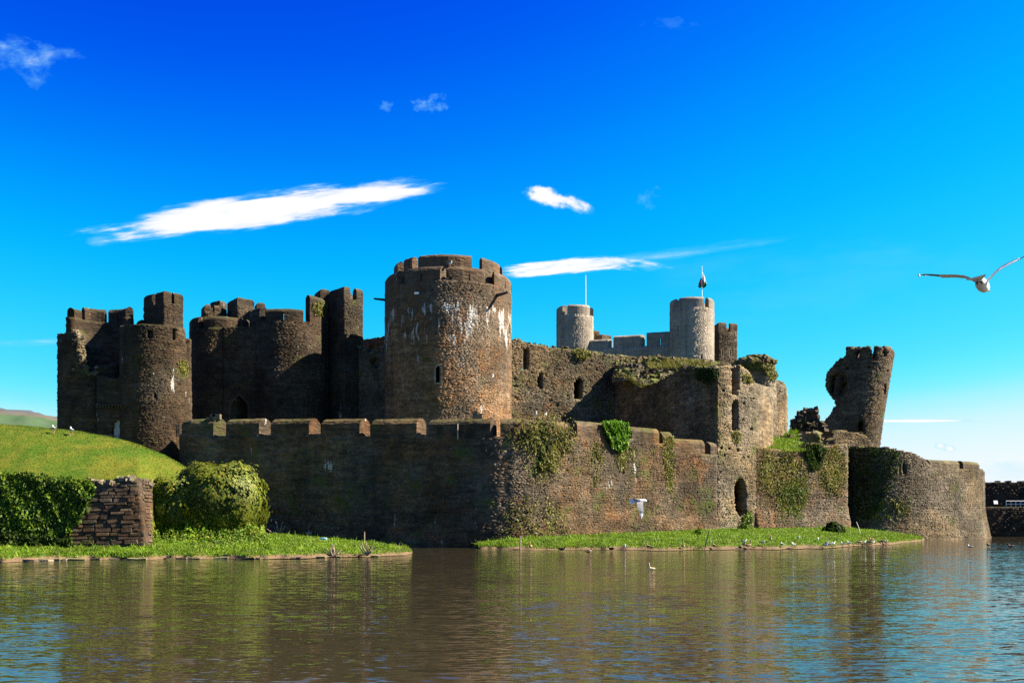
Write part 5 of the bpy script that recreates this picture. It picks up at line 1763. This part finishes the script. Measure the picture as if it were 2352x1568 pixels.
ivy_on(bap, (B_(1950), B_(2130)), (1.2, 6), [(1960, 1180), (2000, 1165), (2060, 1150), (2090, 1160), (2080, 1180), (2030, 1190), (1980, 1200)], 700, .19, M_ivyO, 'thin olive growth low on the bastion wall', 226, (.01, .2), edge=12, clump=.4, name='creeper', cat='creeper')
ivy_on(ktp, (-2.45 * 1.3, 2.45 * 1.5), (17, 22.5), [(1705, 835), (1740, 830), (1770, 840), (1781, 860), (1775, 875), (1750, 850), (1715, 848)], 900, .22, M_ivyO, 'green ivy cap on the domed ruined tower', 227, (.02, .4), edge=5)
ivy_on(bp_, (cu, bp_.U[3]), (.5, 19.5), [(1706, 1188), (1720, 1170), (1726, 1190), (1722, 1212), (1708, 1215), (1700, 1200)], 500, .2, M_ivy, 'dark green bush growing in the foot of the pointed doorway', 228, (.02, .6), edge=4, name='bush', cat='bush')
ivy_on(bp_, (cu, bp_.U[3]), (9, 19.5), [(1680, 990), (1696, 988), (1700, 1010), (1690, 1022), (1682, 1008)], 180, .2, M_ivyO, 'small fern tuft below the middle window slot', 229, (.02, .35), edge=3, name='fern', cat='plant')
ivy_on(bp_, (cu, bp_.U[3]), (9, 19.8), [(1700, 855), (1725, 865), (1728, 880), (1705, 876)], 160, .2, M_ivyO, 'green tuft at the top right of the slotted block', 230, (.02, .3), edge=4, name='fern', cat='plant')
ivy_on(bp_, (cu - 6, cu), (12, 19.8), [(1600, 848), (1647, 848), (1646, 870), (1625, 880), (1600, 870)], 500, .2, M_ivyD, 'dark ivy spilling over the shaded top corner of the block', 231, (.02, .35), edge=6)
ivy_on(hwp, (hwp.u_of(1300), hwp.u_of(1365)), (18, 25), [(1312, 806), (1325, 802), (1345, 806), (1358, 812), (1345, 822), (1328, 822)], 420, .24, M_ivyO, 'small green bush growing on the slanting hall wall head', 232, (.02, .45), edge=4, name='bush', cat='bush')
ivy_on(hwp, (hwp.u_of(1410), hwp.u_of(1460)), (17, 24), [(1416, 830), (1450, 826), (1452, 852), (1432, 862), (1418, 850)], 450, .24, M_ivyO, 'ivy tuft at the left end of the mossy rubble', 233, (.02, .4), edge=5)
ivy_on(rp, (rp.u_of(705), Rr * 1.45), (21, 29), [(718, 700), (735, 690), (748, 700), (750, 720), (738, 728), (722, 722)], 320, .22, M_ivyO, 'yellow green weeds on the gatehouse merlon by the stair turret', 234, (.02, .3), edge=4, name='weeds', cat='weeds')
ivy_on(op, (op.u_of(405), Ro * 1.45), (14, 20.5), [(408, 828), (425, 832), (440, 848), (436, 862), (415, 852)], 260, .18, M_ivyO, 'few weeds on the right flank of the left gatehouse tower', 235, (.01, .25), edge=4, name='weeds', cat='weeds')
# moss and grass on the ruin heads
def tuft(label, poly, Y, depth, n, h, mat=M_grass, seed=1, name='grass_tuft', cat='grass'):
    rr = np.random.default_rng(seed)
    poly = np.array(poly, float)
    lo, hi = poly.min(0), poly.max(0)
    P = []
    while len(P) < n:
        x, y = rr.uniform(lo[0], hi[0]), rr.uniform(lo[1], hi[1])
        if inpoly(np.array(x), np.array(y), poly):
            P.append(at(x, y, Y + depth * (hi[1] - y) / max(1, hi[1] - lo[1])))
    o = blades(name, np.array(P), np.full(n, h), np.full(n, .09), mat, seed, .8)
    del o['kind']
    return tag(o, label, cat)


def ledge(a, t):
    yb = 1034 - 3 * np.sin(a * .09) - 2 * np.sin(a * .23)
    yt = np.interp(a, [1735, 1760, 1800, 1850, 1900], [996, 1000, 1006, 1016, 1018])
    Yf_ = np.interp(a, [1733, 1840, 1947], [110.3, 113.3, 116.5])
    py_ = (yb + 6) * (1 - t) + yt * t
    Y = Yf_ + 9 * t ** 1.2
    return np.stack([(a - CX) * Y / F, Y, Zo(py_, Y) + .12 * lump(a * .3, Y, 1)], -1)


P, fs = sheet(ledge, np.linspace(1732, 1905, 60), np.linspace(0, 1, 14))
put('grass_ledge', P, fs, M_mound, kind='structure', smooth=True)
tuft('bright grass slope on the wall head below the ruined round tower', [(1732, 1034), (1734, 998), (1760, 1000), (1800, 1008), (1845, 1018), (1850, 1036), (1780, 1040)], 111, 9, 4200, .32, seed=241)
tuft('grass tuft among the rubble under the dark masonry lump', [(1798, 1000), (1815, 990), (1832, 992), (1836, 1012), (1805, 1015)], 121.5, 2, 500, .45, seed=242)
tuft('mossy grass along the top of the broken block edge', [(1411, 866), (1433, 858), (1473, 882), (1500, 885), (1549, 858), (1585, 848), (1640, 846), (1640, 852), (1585, 854), (1549, 866), (1500, 891), (1470, 890), (1433, 868)], 117, -4, 1400, .35, M_ivyO, seed=243)
tuft('mossy grass capping the hall ruins behind the block', [(1480, 832), (1520, 822), (1600, 828), (1642, 838), (1640, 846), (1580, 842), (1530, 848), (1490, 846)], 121, 4, 1600, .4, M_ivyO, seed=244)

# shrubs and sticks on the banks
def ground(px_, py_):
    """where the line of sight through a photo point meets bank or water"""
    left = px_ < 1000
    best = None
    for t_ in np.linspace(0, 1, 400):
        P = bank_point(np.array(float(px_)), t_, left)
        q = HY - F * (P[2] - HC) / P[1]
        if P[2] > 0 and q <= py_:
            best = P
            break
    if best is None:
        Y = HC * F / (py_ - HY)
        best = np.array((Xo(px_, Y), Y, 0.0))
    return best


p = ground(1914, 1222)
bush('shrub', 'dark green conifer-like shrub on the right grassy bank', (p[0], p[1], p[2] - .1), (1.25, .9, 1.25), 2200, .2, M_ivyD, 251, cat='shrub', e=1.8, lumpy=.3)
p = ground(1605, 1228)
bush('shrub', 'small light green shrub in the middle of the right bank', (p[0], p[1], p[2] - .1), (.5, .4, .8), 500, .16, M_grass, 252, cat='shrub', e=1.8, lumpy=.3)
p = ground(1712, 1214)
bush('shrub', 'small green shrub below the pointed doorway', (p[0], p[1], p[2] - .1), (.7, .5, .7), 600, .18, M_ivy, 253, cat='shrub', e=1.8, lumpy=.3)


def stake(label, px_, py_, h, lean, mat=M_wood, r=.05):
    p = ground(px_, py_)
    mb = MB()
    mb.tube([(0, 0, -.3), (lean * h * .5, 0, h * .5), (lean * h, 0, h)], [r, r * .9, r * .7], 6)
    o = mb.build('stake', mat, local=True)
    o.location = tuple(p)
    tag(o, label, 'stake')


stake('pale wooden stake standing on the tip of the left bank', 837, 1246, .95, 0, r=.07)
stake('grey wooden stake at the left end of the right bank', 1195, 1262, 1.15, .02, r=.09)
stake('dark stick leaning out of the right bank', 1617, 1260, 1.5, .3, M_iron)
stake('bleached leaning branch beside the dark shrub', 1977, 1224, 1.25, -.38, plain_mat('bleached_wood', (.5, .44, .36)))


def roots(label, px_, py_, n, h, seed):
    rr = np.random.default_rng(seed)
    p = ground(px_, py_)
    mb = MB()
    for k in range(n):
        a = rr.uniform(-1.2, 1.2)
        l_ = h * rr.uniform(.5, 1.1)
        d = np.array((math.sin(a), rr.uniform(-.5, .2), math.cos(a)))
        mb.tube([p * 0, d * l_ * .5 + rr.normal(0, .06, 3), d * l_ + (0, 0, .1)], [.06, .045, .02], 5)
    o = mb.build('branches', M_wood, local=True)
    o.location = tuple(p)
    tag(o, label, 'branches')


roots('bare tangled branches at the water edge of the left bank tip', 845, 1274, 11, 1.0, 3)
roots('few dead twigs at the water edge below the big bush', 765, 1279, 8, .8, 4)
roots('dry brown twigs at the foot of the dark wall by the bush', 640, 1226, 12, 1.0, 5)
p = ground(743, 1245)
mb = MB()
vs = [(x * .16 + rr.normal(0, .03), y * .12 + rr.normal(0, .03), z * .09 + rr.normal(0, .02)) for x in (-1, 0, 1) for y in (-1, 0, 1) for z in (0, 1)]
bm = bmesh.new()
for v in vs:
    bm.verts.new(v)
bmesh.ops.convex_hull(bm, input=bm.verts)
me = bpy.data.meshes.new('litter_bag')
bm.to_mesh(me)
bm.free()
me.materials.append(plain_mat('blue_plastic', (.25, .55, .85), .4))
o = bpy.data.objects.new('litter_bag', me)
COL.objects.link(o)
o.location = (p[0], p[1], p[2] + .25)
o.scale = (1.6, 1.3, 1.3)
tag(o, 'crumpled pale blue plastic bag lying on the left bank', 'litter')

# ------------------------------------------------------------------ birds
M_bw = plain_mat('white_plumage', (.66, .65, .62), .8, .06, 30)
M_bg = plain_mat('grey_plumage', (.17, .175, .19), .8, .12, 30)
M_bb = plain_mat('black_plumage', (.02, .02, .022), .7, .2, 30)
M_br = plain_mat('brown_plumage', (.20, .13, .075), .85, .35, 40)
M_bt = plain_mat('tan_plumage', (.42, .30, .18), .85, .3, 40)
M_beak = plain_mat('yellow_bill', (.6, .30, .03), .5)
M_leg = plain_mat('pink_leg', (.45, .22, .16), .6)


def bird_standing(name, label, cat, mats, size=1.0, neck=.35, legs=True, group=None):
    """bird facing +x; body, wings, tail, neck with head, bill, legs"""
    body, wing, head = mats
    t_ = thing(name, label, cat, (0, 0, 0), group)
    z0 = .17 if legs else .04
    mb = MB()
    mb.lathe_x([(-.24, .015, .05), (-.19, .05, .03), (-.08, .085, 0), (.03, .10, 0), (.12, .085, .03), (.18, .05, .07), (.2, .02, .09)], (0, 0, z0 + .1), 10)
    mb.build('body', body, t_, smooth=True, local=True)
    for s in (-1, 1):
        mb = MB()
        mb.add([(.13, s * .075, z0 + .16), (.05, s * .112, z0 + .10), (-.12, s * .09, z0 + .07), (-.33, s * .02, z0 + .13), (-.14, s * .06, z0 + .19), (.02, s * .07, z0 + .20), (-.05, s * .118, z0 + .14)],
               [(0, 1, 6), (1, 2, 6), (2, 3, 6), (3, 4, 6), (4, 5, 6), (5, 0, 6)])
        mb.build('wing', wing, t_, local=True)
    mb = MB()
    mb.add([(-.2, -.035, z0 + .15), (-.2, .035, z0 + .15), (-.34, .045, z0 + .14), (-.34, -.045, z0 + .14), (-.2, 0, z0 + .12), (-.34, 0, z0 + .125)], [(0, 1, 2, 3), (4, 5, 2, 1), (0, 3, 5, 4)])
    mb.build('tail', body, t_, local=True)
    mb = MB()
    h = neck
    mb.tube([(.13, 0, z0 + .13), (.18, 0, z0 + .13 + h * .5), (.18, 0, z0 + .13 + h * .85)], [.06, .035, .036], 8)
    mb.lathe_x([(-.055, .015, 0), (-.035, .042, 0), (.01, .048, .003), (.05, .03, -.005), (.065, .012, -.01)], (.195, 0, z0 + .13 + h), 8)
    mb.build('head', head, t_, smooth=True, local=True)
    mb = MB()
    mb.tube([(.25, 0, z0 + .125 + h), (.315, 0, z0 + .115 + h)], [.016, .005], 5)
    mb.build('bill', M_beak, t_, local=True)
    if legs:
        for s in (-1, 1):
            mb = MB()
            mb.tube([(.0, s * .035, z0 + .03), (.01, s * .035, .0)], .009, 5)
            mb.add([(-.01, s * .035, .012), (.07, s * .035 - .03, .004), (.07, s * .035 + .03, .004)], [(0, 1, 2)])
            mb.build('leg', M_leg, t_, local=True)
    t_.scale = (size,) * 3
    return t_


def copy_thing(t_, label=None):
    c = t_.copy()
    COL.objects.link(c)
    if label:
        c['label'] = label
    for ch in t_.children:
        d = ch.copy()
        COL.objects.link(d)
        d.parent = c
    return c


GS, GG, GD = 'white gulls along the right shore', 'brown geese along the right shore', 'ducks on the lake'
proto = {
    'gull': bird_standing('gull', 'white gull standing at the water edge of the right bank', 'gull', (M_bw, M_bg, M_bw), 1.0, .14, True, GS),
    'goose': bird_standing('goose', 'brown goose standing on the muddy right shore', 'goose', (M_bt, M_br, M_br), 1.2, .28, True, GG),
    'duck': bird_standing('duck', 'dark duck floating on the lake', 'duck', (M_br, M_bb, M_bb), 1.15, .12, False, GD),
}
first = {k: True for k in proto}
rb = np.random.default_rng(9)


def place(kind, px_, py_, rot=None, label=None, p=None, group=True, size=None):
    o = proto[kind] if first[kind] else copy_thing(proto[kind])
    first[kind] = False
    if label:
        o['label'] = label
    if not group and 'group' in o:
        del o['group']
    if p is None:
        p = ground(px_, py_)
    o.location = (float(p[0]), float(p[1]), float(p[2]) + (0 if p[2] > .05 else -.03))
    o.rotation_euler = (0, 0, rb.uniform(0, 6.28) if rot is None else rot)
    if size:
        o.scale = (size,) * 3
    return o


for px_, py_ in ((1752, 1251), (1797, 1255), (1823, 1255), (1834, 1240), (1878, 1243), (1896, 1257), (1899, 1252), (1906, 1254), (1913, 1253), (1937, 1256), (1951, 1250), (1985, 1256), (2004, 1254), (2035, 1258), (1709, 1248), (1434, 1264)):
    place('gull', px_, py_ + 2)
place('gull', 2228, 1262, label='lone white gull floating off the foot of the bastion', group=False)
for px_, py_ in ((1219, 1262), (1489, 1262), (1569, 1265), (1640, 1262), (1709, 1258), (1718, 1259), (1974, 1257), (1997, 1253), (2026, 1254)):
    place('goose', px_, py_ + 1)
place('goose', 1770, 1246, label='goose standing tall on the grass above the others', group=False)
place('goose', 2001, 1246, label='goose on the bank grass above the gulls at the right', group=False)
o = bird_standing('goose', 'pale goose swimming alone with raised neck in open water', 'goose', (M_bw, M_bt, M_bt), .72, .36, False)
Yq = HC * F / (1309 - HY)
o.location = (Xo(1497, Yq), Yq, -.02)
o.rotation_euler = (0, 0, math.pi + .2)
for px_, py_, lb in ((1291, 1265, 'black and white duck floating by the left half of the right bank'), (1352, 1271, 'pale brown duck floating just off the right bank'), (1404, 1264, 'dark duck close to the right bank edge'), (2270, 1254, 'brown duck swimming off the corner of the bastion'), (2322, 1258, 'dark duck farthest right on the blue water')):
    Yq = HC * F / (py_ - HY)
    o = place('duck', 0, 0, label=lb, p=(Xo(px_, Yq), Yq, 0), group=True, size=1.3)
# gulls on mound, tower and wall
for px_, Yq, lb in ((123, 79.5, 'white gull standing on the mound crest, the left one of two'), (164, 79.5, 'white gull standing on the mound crest nearer the gatehouse')):
    p = mound_point(np.array(float(px_)), np.array(Yq))
    place('gull', 0, 0, rot=2.2, label=lb, p=p, group=False, size=1.5)
place('gull', 0, 0, rot=-.8, label='white gull perched on the front parapet of the big round tower', p=tp(tp.u_of(1034), zt - .03, .45), group=False, size=1.3)
for x, lb in ((1238, 'white gull perched on the outer wall head, left of a pair'), (1262, 'white gull perched on the outer wall head, right of a pair')):
    uu = cwp.u_of(x)
    place('gull', 0, 0, label=lb, p=cwp(uu, Zo(964, 92.6) - .05, .55), group=False, size=1.2)


def wing_mesh(span, chord, sweep, tilt, thick=.014):
    """thin cambered wing along given span points (x, y, z); chord lies in y, trailing edge first"""
    vs, fs = [], []
    n = len(span)
    for (p, c, s_) in zip(span, chord, sweep):
        p = np.array(p)
        for (f, th) in ((-.5, .1), (-.2, .8), (.2, 1.0), (.5, .25)):
            for sg_ in (1, -1):
                vs.append(p + np.array((0, f * c + s_, f * c * math.tan(tilt) + sg_ * thick / 2 * th)))
    K = 8
    ring = [0, 2, 4, 6, 7, 5, 3, 1]
    for i in range(n - 1):
        for k in range(8):
            k2 = (k + 1) % 8
            fs.append((i * K + ring[k], i * K + ring[k2], (i + 1) * K + ring[k2], (i + 1) * K + ring[k]))
    fs.append(tuple(ring))
    fs.append(tuple((n - 1) * K + r_ for r_ in ring[::-1]))
    return vs, fs


# large gull in flight, near the camera at the upper right
Yf = 9.5
cp = at(2256, 653, Yf)
t_ = thing('flying_gull', 'large gull gliding with raised wings in the sky at the right', 'gull', cp)
t_.rotation_euler = (.09, 0, -.60)
t_.scale = (.94, .94, .94)
mb = MB()
vs = []
prof = [(-.20, .020, .028), (-.14, .045, .02), (-.06, .064, 0), (.03, .066, -.012), (.12, .058, -.02), (.18, .042, -.022), (.215, .036, -.022), (.25, .03, -.025), (.265, .012, -.028)]
mb.lathe_x(prof, (0, 0, 0), 14)
mb.v = [(y * .9, x, z * .92) for x, y, z in mb.v]
o = mb.build('body', M_bw, t_, smooth=True, local=True)
mb = MB()
mb.add([(-.03, -.16, .035), (.03, -.16, .04), (.085, -.31, .058), (-.10, -.31, .030), (-.03, -.16, .027), (.03, -.16, .030), (.085, -.31, .050), (-.10, -.31, .022)],
       [(0, 1, 2, 3), (7, 6, 5, 4), (0, 4, 5, 1), (1, 5, 6, 2), (2, 6, 7, 3), (3, 7, 4, 0)])
mb.build('tail', M_bw, t_, local=True)
mb = MB()
mb.tube([(.01, .26, -.03), (.025, .31, -.045)], [.012, .004], 6)
mb.build('bill', M_beak, t_, local=True)
for s_ in (-1, 1):
    mb = MB()
    mb.tube([(s_ * .022, -.06, -.03), (s_ * .02, -.17, -.005)], [.008, .006], 5)
    mb.add([(s_ * .02 - .012, -.165, -.003), (s_ * .02 + .012, -.165, -.003), (s_ * .02 + .018, -.21, .005), (s_ * .02 - .018, -.21, .005)], [(0, 1, 2, 3)])
    mb.build('leg', M_bb, t_, local=True)
LW_ = [(-.03, .01, .012), (-.059, .02, .038), (-.114, .03, .077), (-.173, .04, .107), (-.26, .04, .127), (-.36, .02, .137), (-.40, .01, .140)]
RW_ = [(.03, .01, .012), (.055, .02, .040), (.096, .03, .086), (.15, .04, .132), (.214, .04, .164), (.282, .02, .184), (.33, .01, .197)]
for side, pts, tilt in ((-1, LW_, -.10), (1, RW_, .22)):
    v_, f_ = wing_mesh(pts, (.15, .15, .145, .14, .13, .12, .115), (0, 0, .01, .02, .02, .0, -.01), tilt)
    w_ = put('wing', v_, f_, M_bw, t_, smooth=False, local=True)
    lead = [np.array(p) + (0, .068, .068 * math.tan(tilt) + .004) for p in pts]
    mb = MB()
    mb.tube(lead, [.011] * len(lead), 5)
    mb.build('leading_edge', M_bw, w_, local=True)
    tip = [pts[-1], (pts[-1][0] + side * .06, -.01, pts[-1][2] + (.012 if side < 0 else .022)), (pts[-1][0] + side * .12, -.04, pts[-1][2] + (.02 if side < 0 else .045)), (pts[-1][0] + side * .17, -.07, pts[-1][2] + (.022 if side < 0 else .065))]
    v_, f_ = wing_mesh(tip, (.115, .095, .06, .02), (-.01, -.02, -.03, -.04), tilt, .010)
    put('wing_tip', v_, f_, M_bg if side < 0 else M_bb, w_, local=True)
    mb = MB()
    for q in tip[1:]:
        mb.box(np.array(q) + (side * .02, 0, .002), (.018, .05, .012))
    mb.build('tip_spots', M_bw, w_, local=True)

# second gull flying low over the water with its wing down
Yf = 25.0
cp = at(1467, 1151, Yf)
t_ = thing('flying_gull', 'gull flying low over the water with one wing swept down', 'gull', cp)
t_.scale = (.92, .92, .92)
mb = MB()
mb.lathe_x([(-.16, .02, 0), (-.1, .045, .0), (0, .062, 0), (.08, .06, .008), (.14, .045, .018), (.18, .04, .02), (.21, .024, .012), (.22, .008, .008)], (0, 0, 0), 10)
mb.build('body', M_bw, t_, smooth=True, local=True)
mb = MB()
mb.lathe_x([(-.12, .03, .026), (-.05, .055, .018), (.02, .056, .02), (.06, .04, .03)], (0, -.012, .0), 10)
mb.build('back', M_bg, t_, smooth=True, local=True)
mb = MB()
mb.tube([(.205, 0, .01), (.26, -.005, -.008)], [.014, .004], 6)
mb.build('bill', M_bb, t_, local=True)
mb = MB()
for sg_ in (1, -1):
    mb.add([(-.12, 0, .01), (-.17, -.01, .075 * sg_), (-.25, -.01, .055 * sg_ + .01), (-.26, 0, .012 * sg_), (-.12, .01, .0), (-.17, .0, .075 * sg_), (-.25, .0, .055 * sg_ + .01), (-.26, .01, .012 * sg_)],
           [(0, 1, 2, 3), (7, 6, 5, 4), (0, 4, 5, 1), (1, 5, 6, 2), (2, 6, 7, 3), (3, 7, 4, 0)])
mb.build('tail', M_bw, t_, local=True)


def down_wing(path, chords, off, thick=.014):
    vs, fs = [], []
    for p, c, dx in zip(path, chords, off):
        for f in (-.5, 0, .5):
            for sg_ in (1, -1):
                vs.append(np.array(p) + (f * c + dx, sg_ * thick / 2 * (1.2 if f == 0 else .4), 0))
    ring = [0, 2, 4, 5, 3, 1]
    for i in range(len(path) - 1):
        for k in range(6):
            k2 = (k + 1) % 6
            fs.append((i * 6 + ring[k], i * 6 + ring[k2], (i + 1) * 6 + ring[k2], (i + 1) * 6 + ring[k]))
    fs.append(tuple(ring))
    fs.append(tuple((len(path) - 1) * 6 + r_ for r_ in ring[::-1]))
    return vs, fs


v_, f_ = down_wing([(.03, -.04, .0), (.02, -.12, -.06), (.02, -.2, -.16), (.03, -.26, -.26), (.03, -.28, -.33)], (.17, .17, .155, .12, .09), (0, 0, .0, .01, .01))
w_ = put('wing', v_, f_, M_bg, t_, local=True)
v_, f_ = down_wing([(.04, -.28, -.33), (.04, -.30, -.40), (.03, -.31, -.46)], (.09, .06, .02), (0, .0, .0))
put('wing_tip', v_, f_, M_bw, w_, local=True)
v_, f_ = down_wing([(.03, .04, .01), (.02, .2, .05), (.0, .4, .05), (-.02, .55, .03)], (.16, .15, .11, .03), (0, 0, -.01, -.03))
put('wing', v_, f_, M_bg, t_, local=True)

# black crow low over the mound
p = mound_point(np.array(238.0), np.array(68.5))
t_ = thing('crow', 'small black crow flying low over the green mound', 'crow', p + (0, 0, .45))
mb = MB()
mb.lathe_x([(-.22, .02, -.06), (-.1, .05, -.03), (.03, .06, 0), (.12, .045, .04), (.18, .035, .06), (.25, .008, .06)], (0, 0, 0), 8)
mb.build('body', M_bb, t_, smooth=True, local=True)
v_, f_ = down_wing([(.0, -.03, .02), (-.03, -.12, .10), (-.08, -.2, .22), (-.12, -.25, .3)], (.17, .16, .13, .05), (0, 0, 0, 0))
put('wing', v_, f_, M_bb, t_, local=True)
v_, f_ = down_wing([(.0, .03, .02), (-.03, .14, -.02), (-.12, .26, -.1), (-.2, .3, -.14)], (.17, .16, .13, .05), (0, 0, 0, 0))
put('wing', v_, f_, M_bb, t_, local=True)

WORDS = 'first second third fourth fifth sixth seventh eighth ninth tenth eleventh twelfth thirteenth fourteenth fifteenth sixteenth seventeenth eighteenth nineteenth twentieth'.split()


def ordinal(n):
    if n <= 20:
        return WORDS[n - 1]
    return {2: 'twenty', 3: 'thirty', 4: 'forty'}[n // 10] + '-' + WORDS[n % 10 - 1] if n % 10 else {3: 'thirtieth', 4: 'fortieth'}[n // 10]


for grp, text in (('white gulls along the right shore', 'white gull on the right shore, %s from the left among its kind'), ('brown geese along the right shore', 'brown goose on the right shore, %s from the left among its kind'),
                  ('flat stones edging the left bank', 'flat brown stone at the left bank water edge, %s from the left')):
    obs = sorted([o for o in COL.objects if o.get('group') == grp and 'among' not in o.get('label', '') and o.get('label', '').split()[0] in ('white', 'brown', 'flat') and (o['label'].endswith('right bank') or o['label'].endswith('right shore') or o['label'].endswith('grassy bank'))], key=lambda o: o.location.x / o.location.y)
    for k, o in enumerate(obs):
        o['label'] = text % ordinal(k + 1)

# small pile of cap stones left on the outer wall, and pale block on the tower foot
hp = thing('stone_pile', 'little heap of loose stones on the outer wall head near the gatehouse', 'stones', cwp(cwp.u_of(488), Zo(962, 95.5) - .1, .5))
for dx, dz, w_ in ((0, .15, .9), (.1, .42, .7), (-.25, .4, .5), (-.6, .12, .5)):
    mb = MB()
    mb.box((dx, 0, dz), (w_, .6, .26), Matrix.Rotation(rg.uniform(-.12, .12), 3, 'Y'))
    mb.build('stone', S_ruin.obj, hp, local=True)
qb = thing('pale_block', 'two pale dressed stones standing on the dark wall before the tower', 'stones', cwp(cwp.u_of(1091), Zo(963, 91.5) - .1, .8))
for dx, w_, h_ in ((-.15, .5, .55), (.3, .35, .4)):
    mb = MB()
    mb.box((dx, 0, h_ / 2), (w_, .5, h_))
    mb.build('stone', M_dress, qb, local=True)
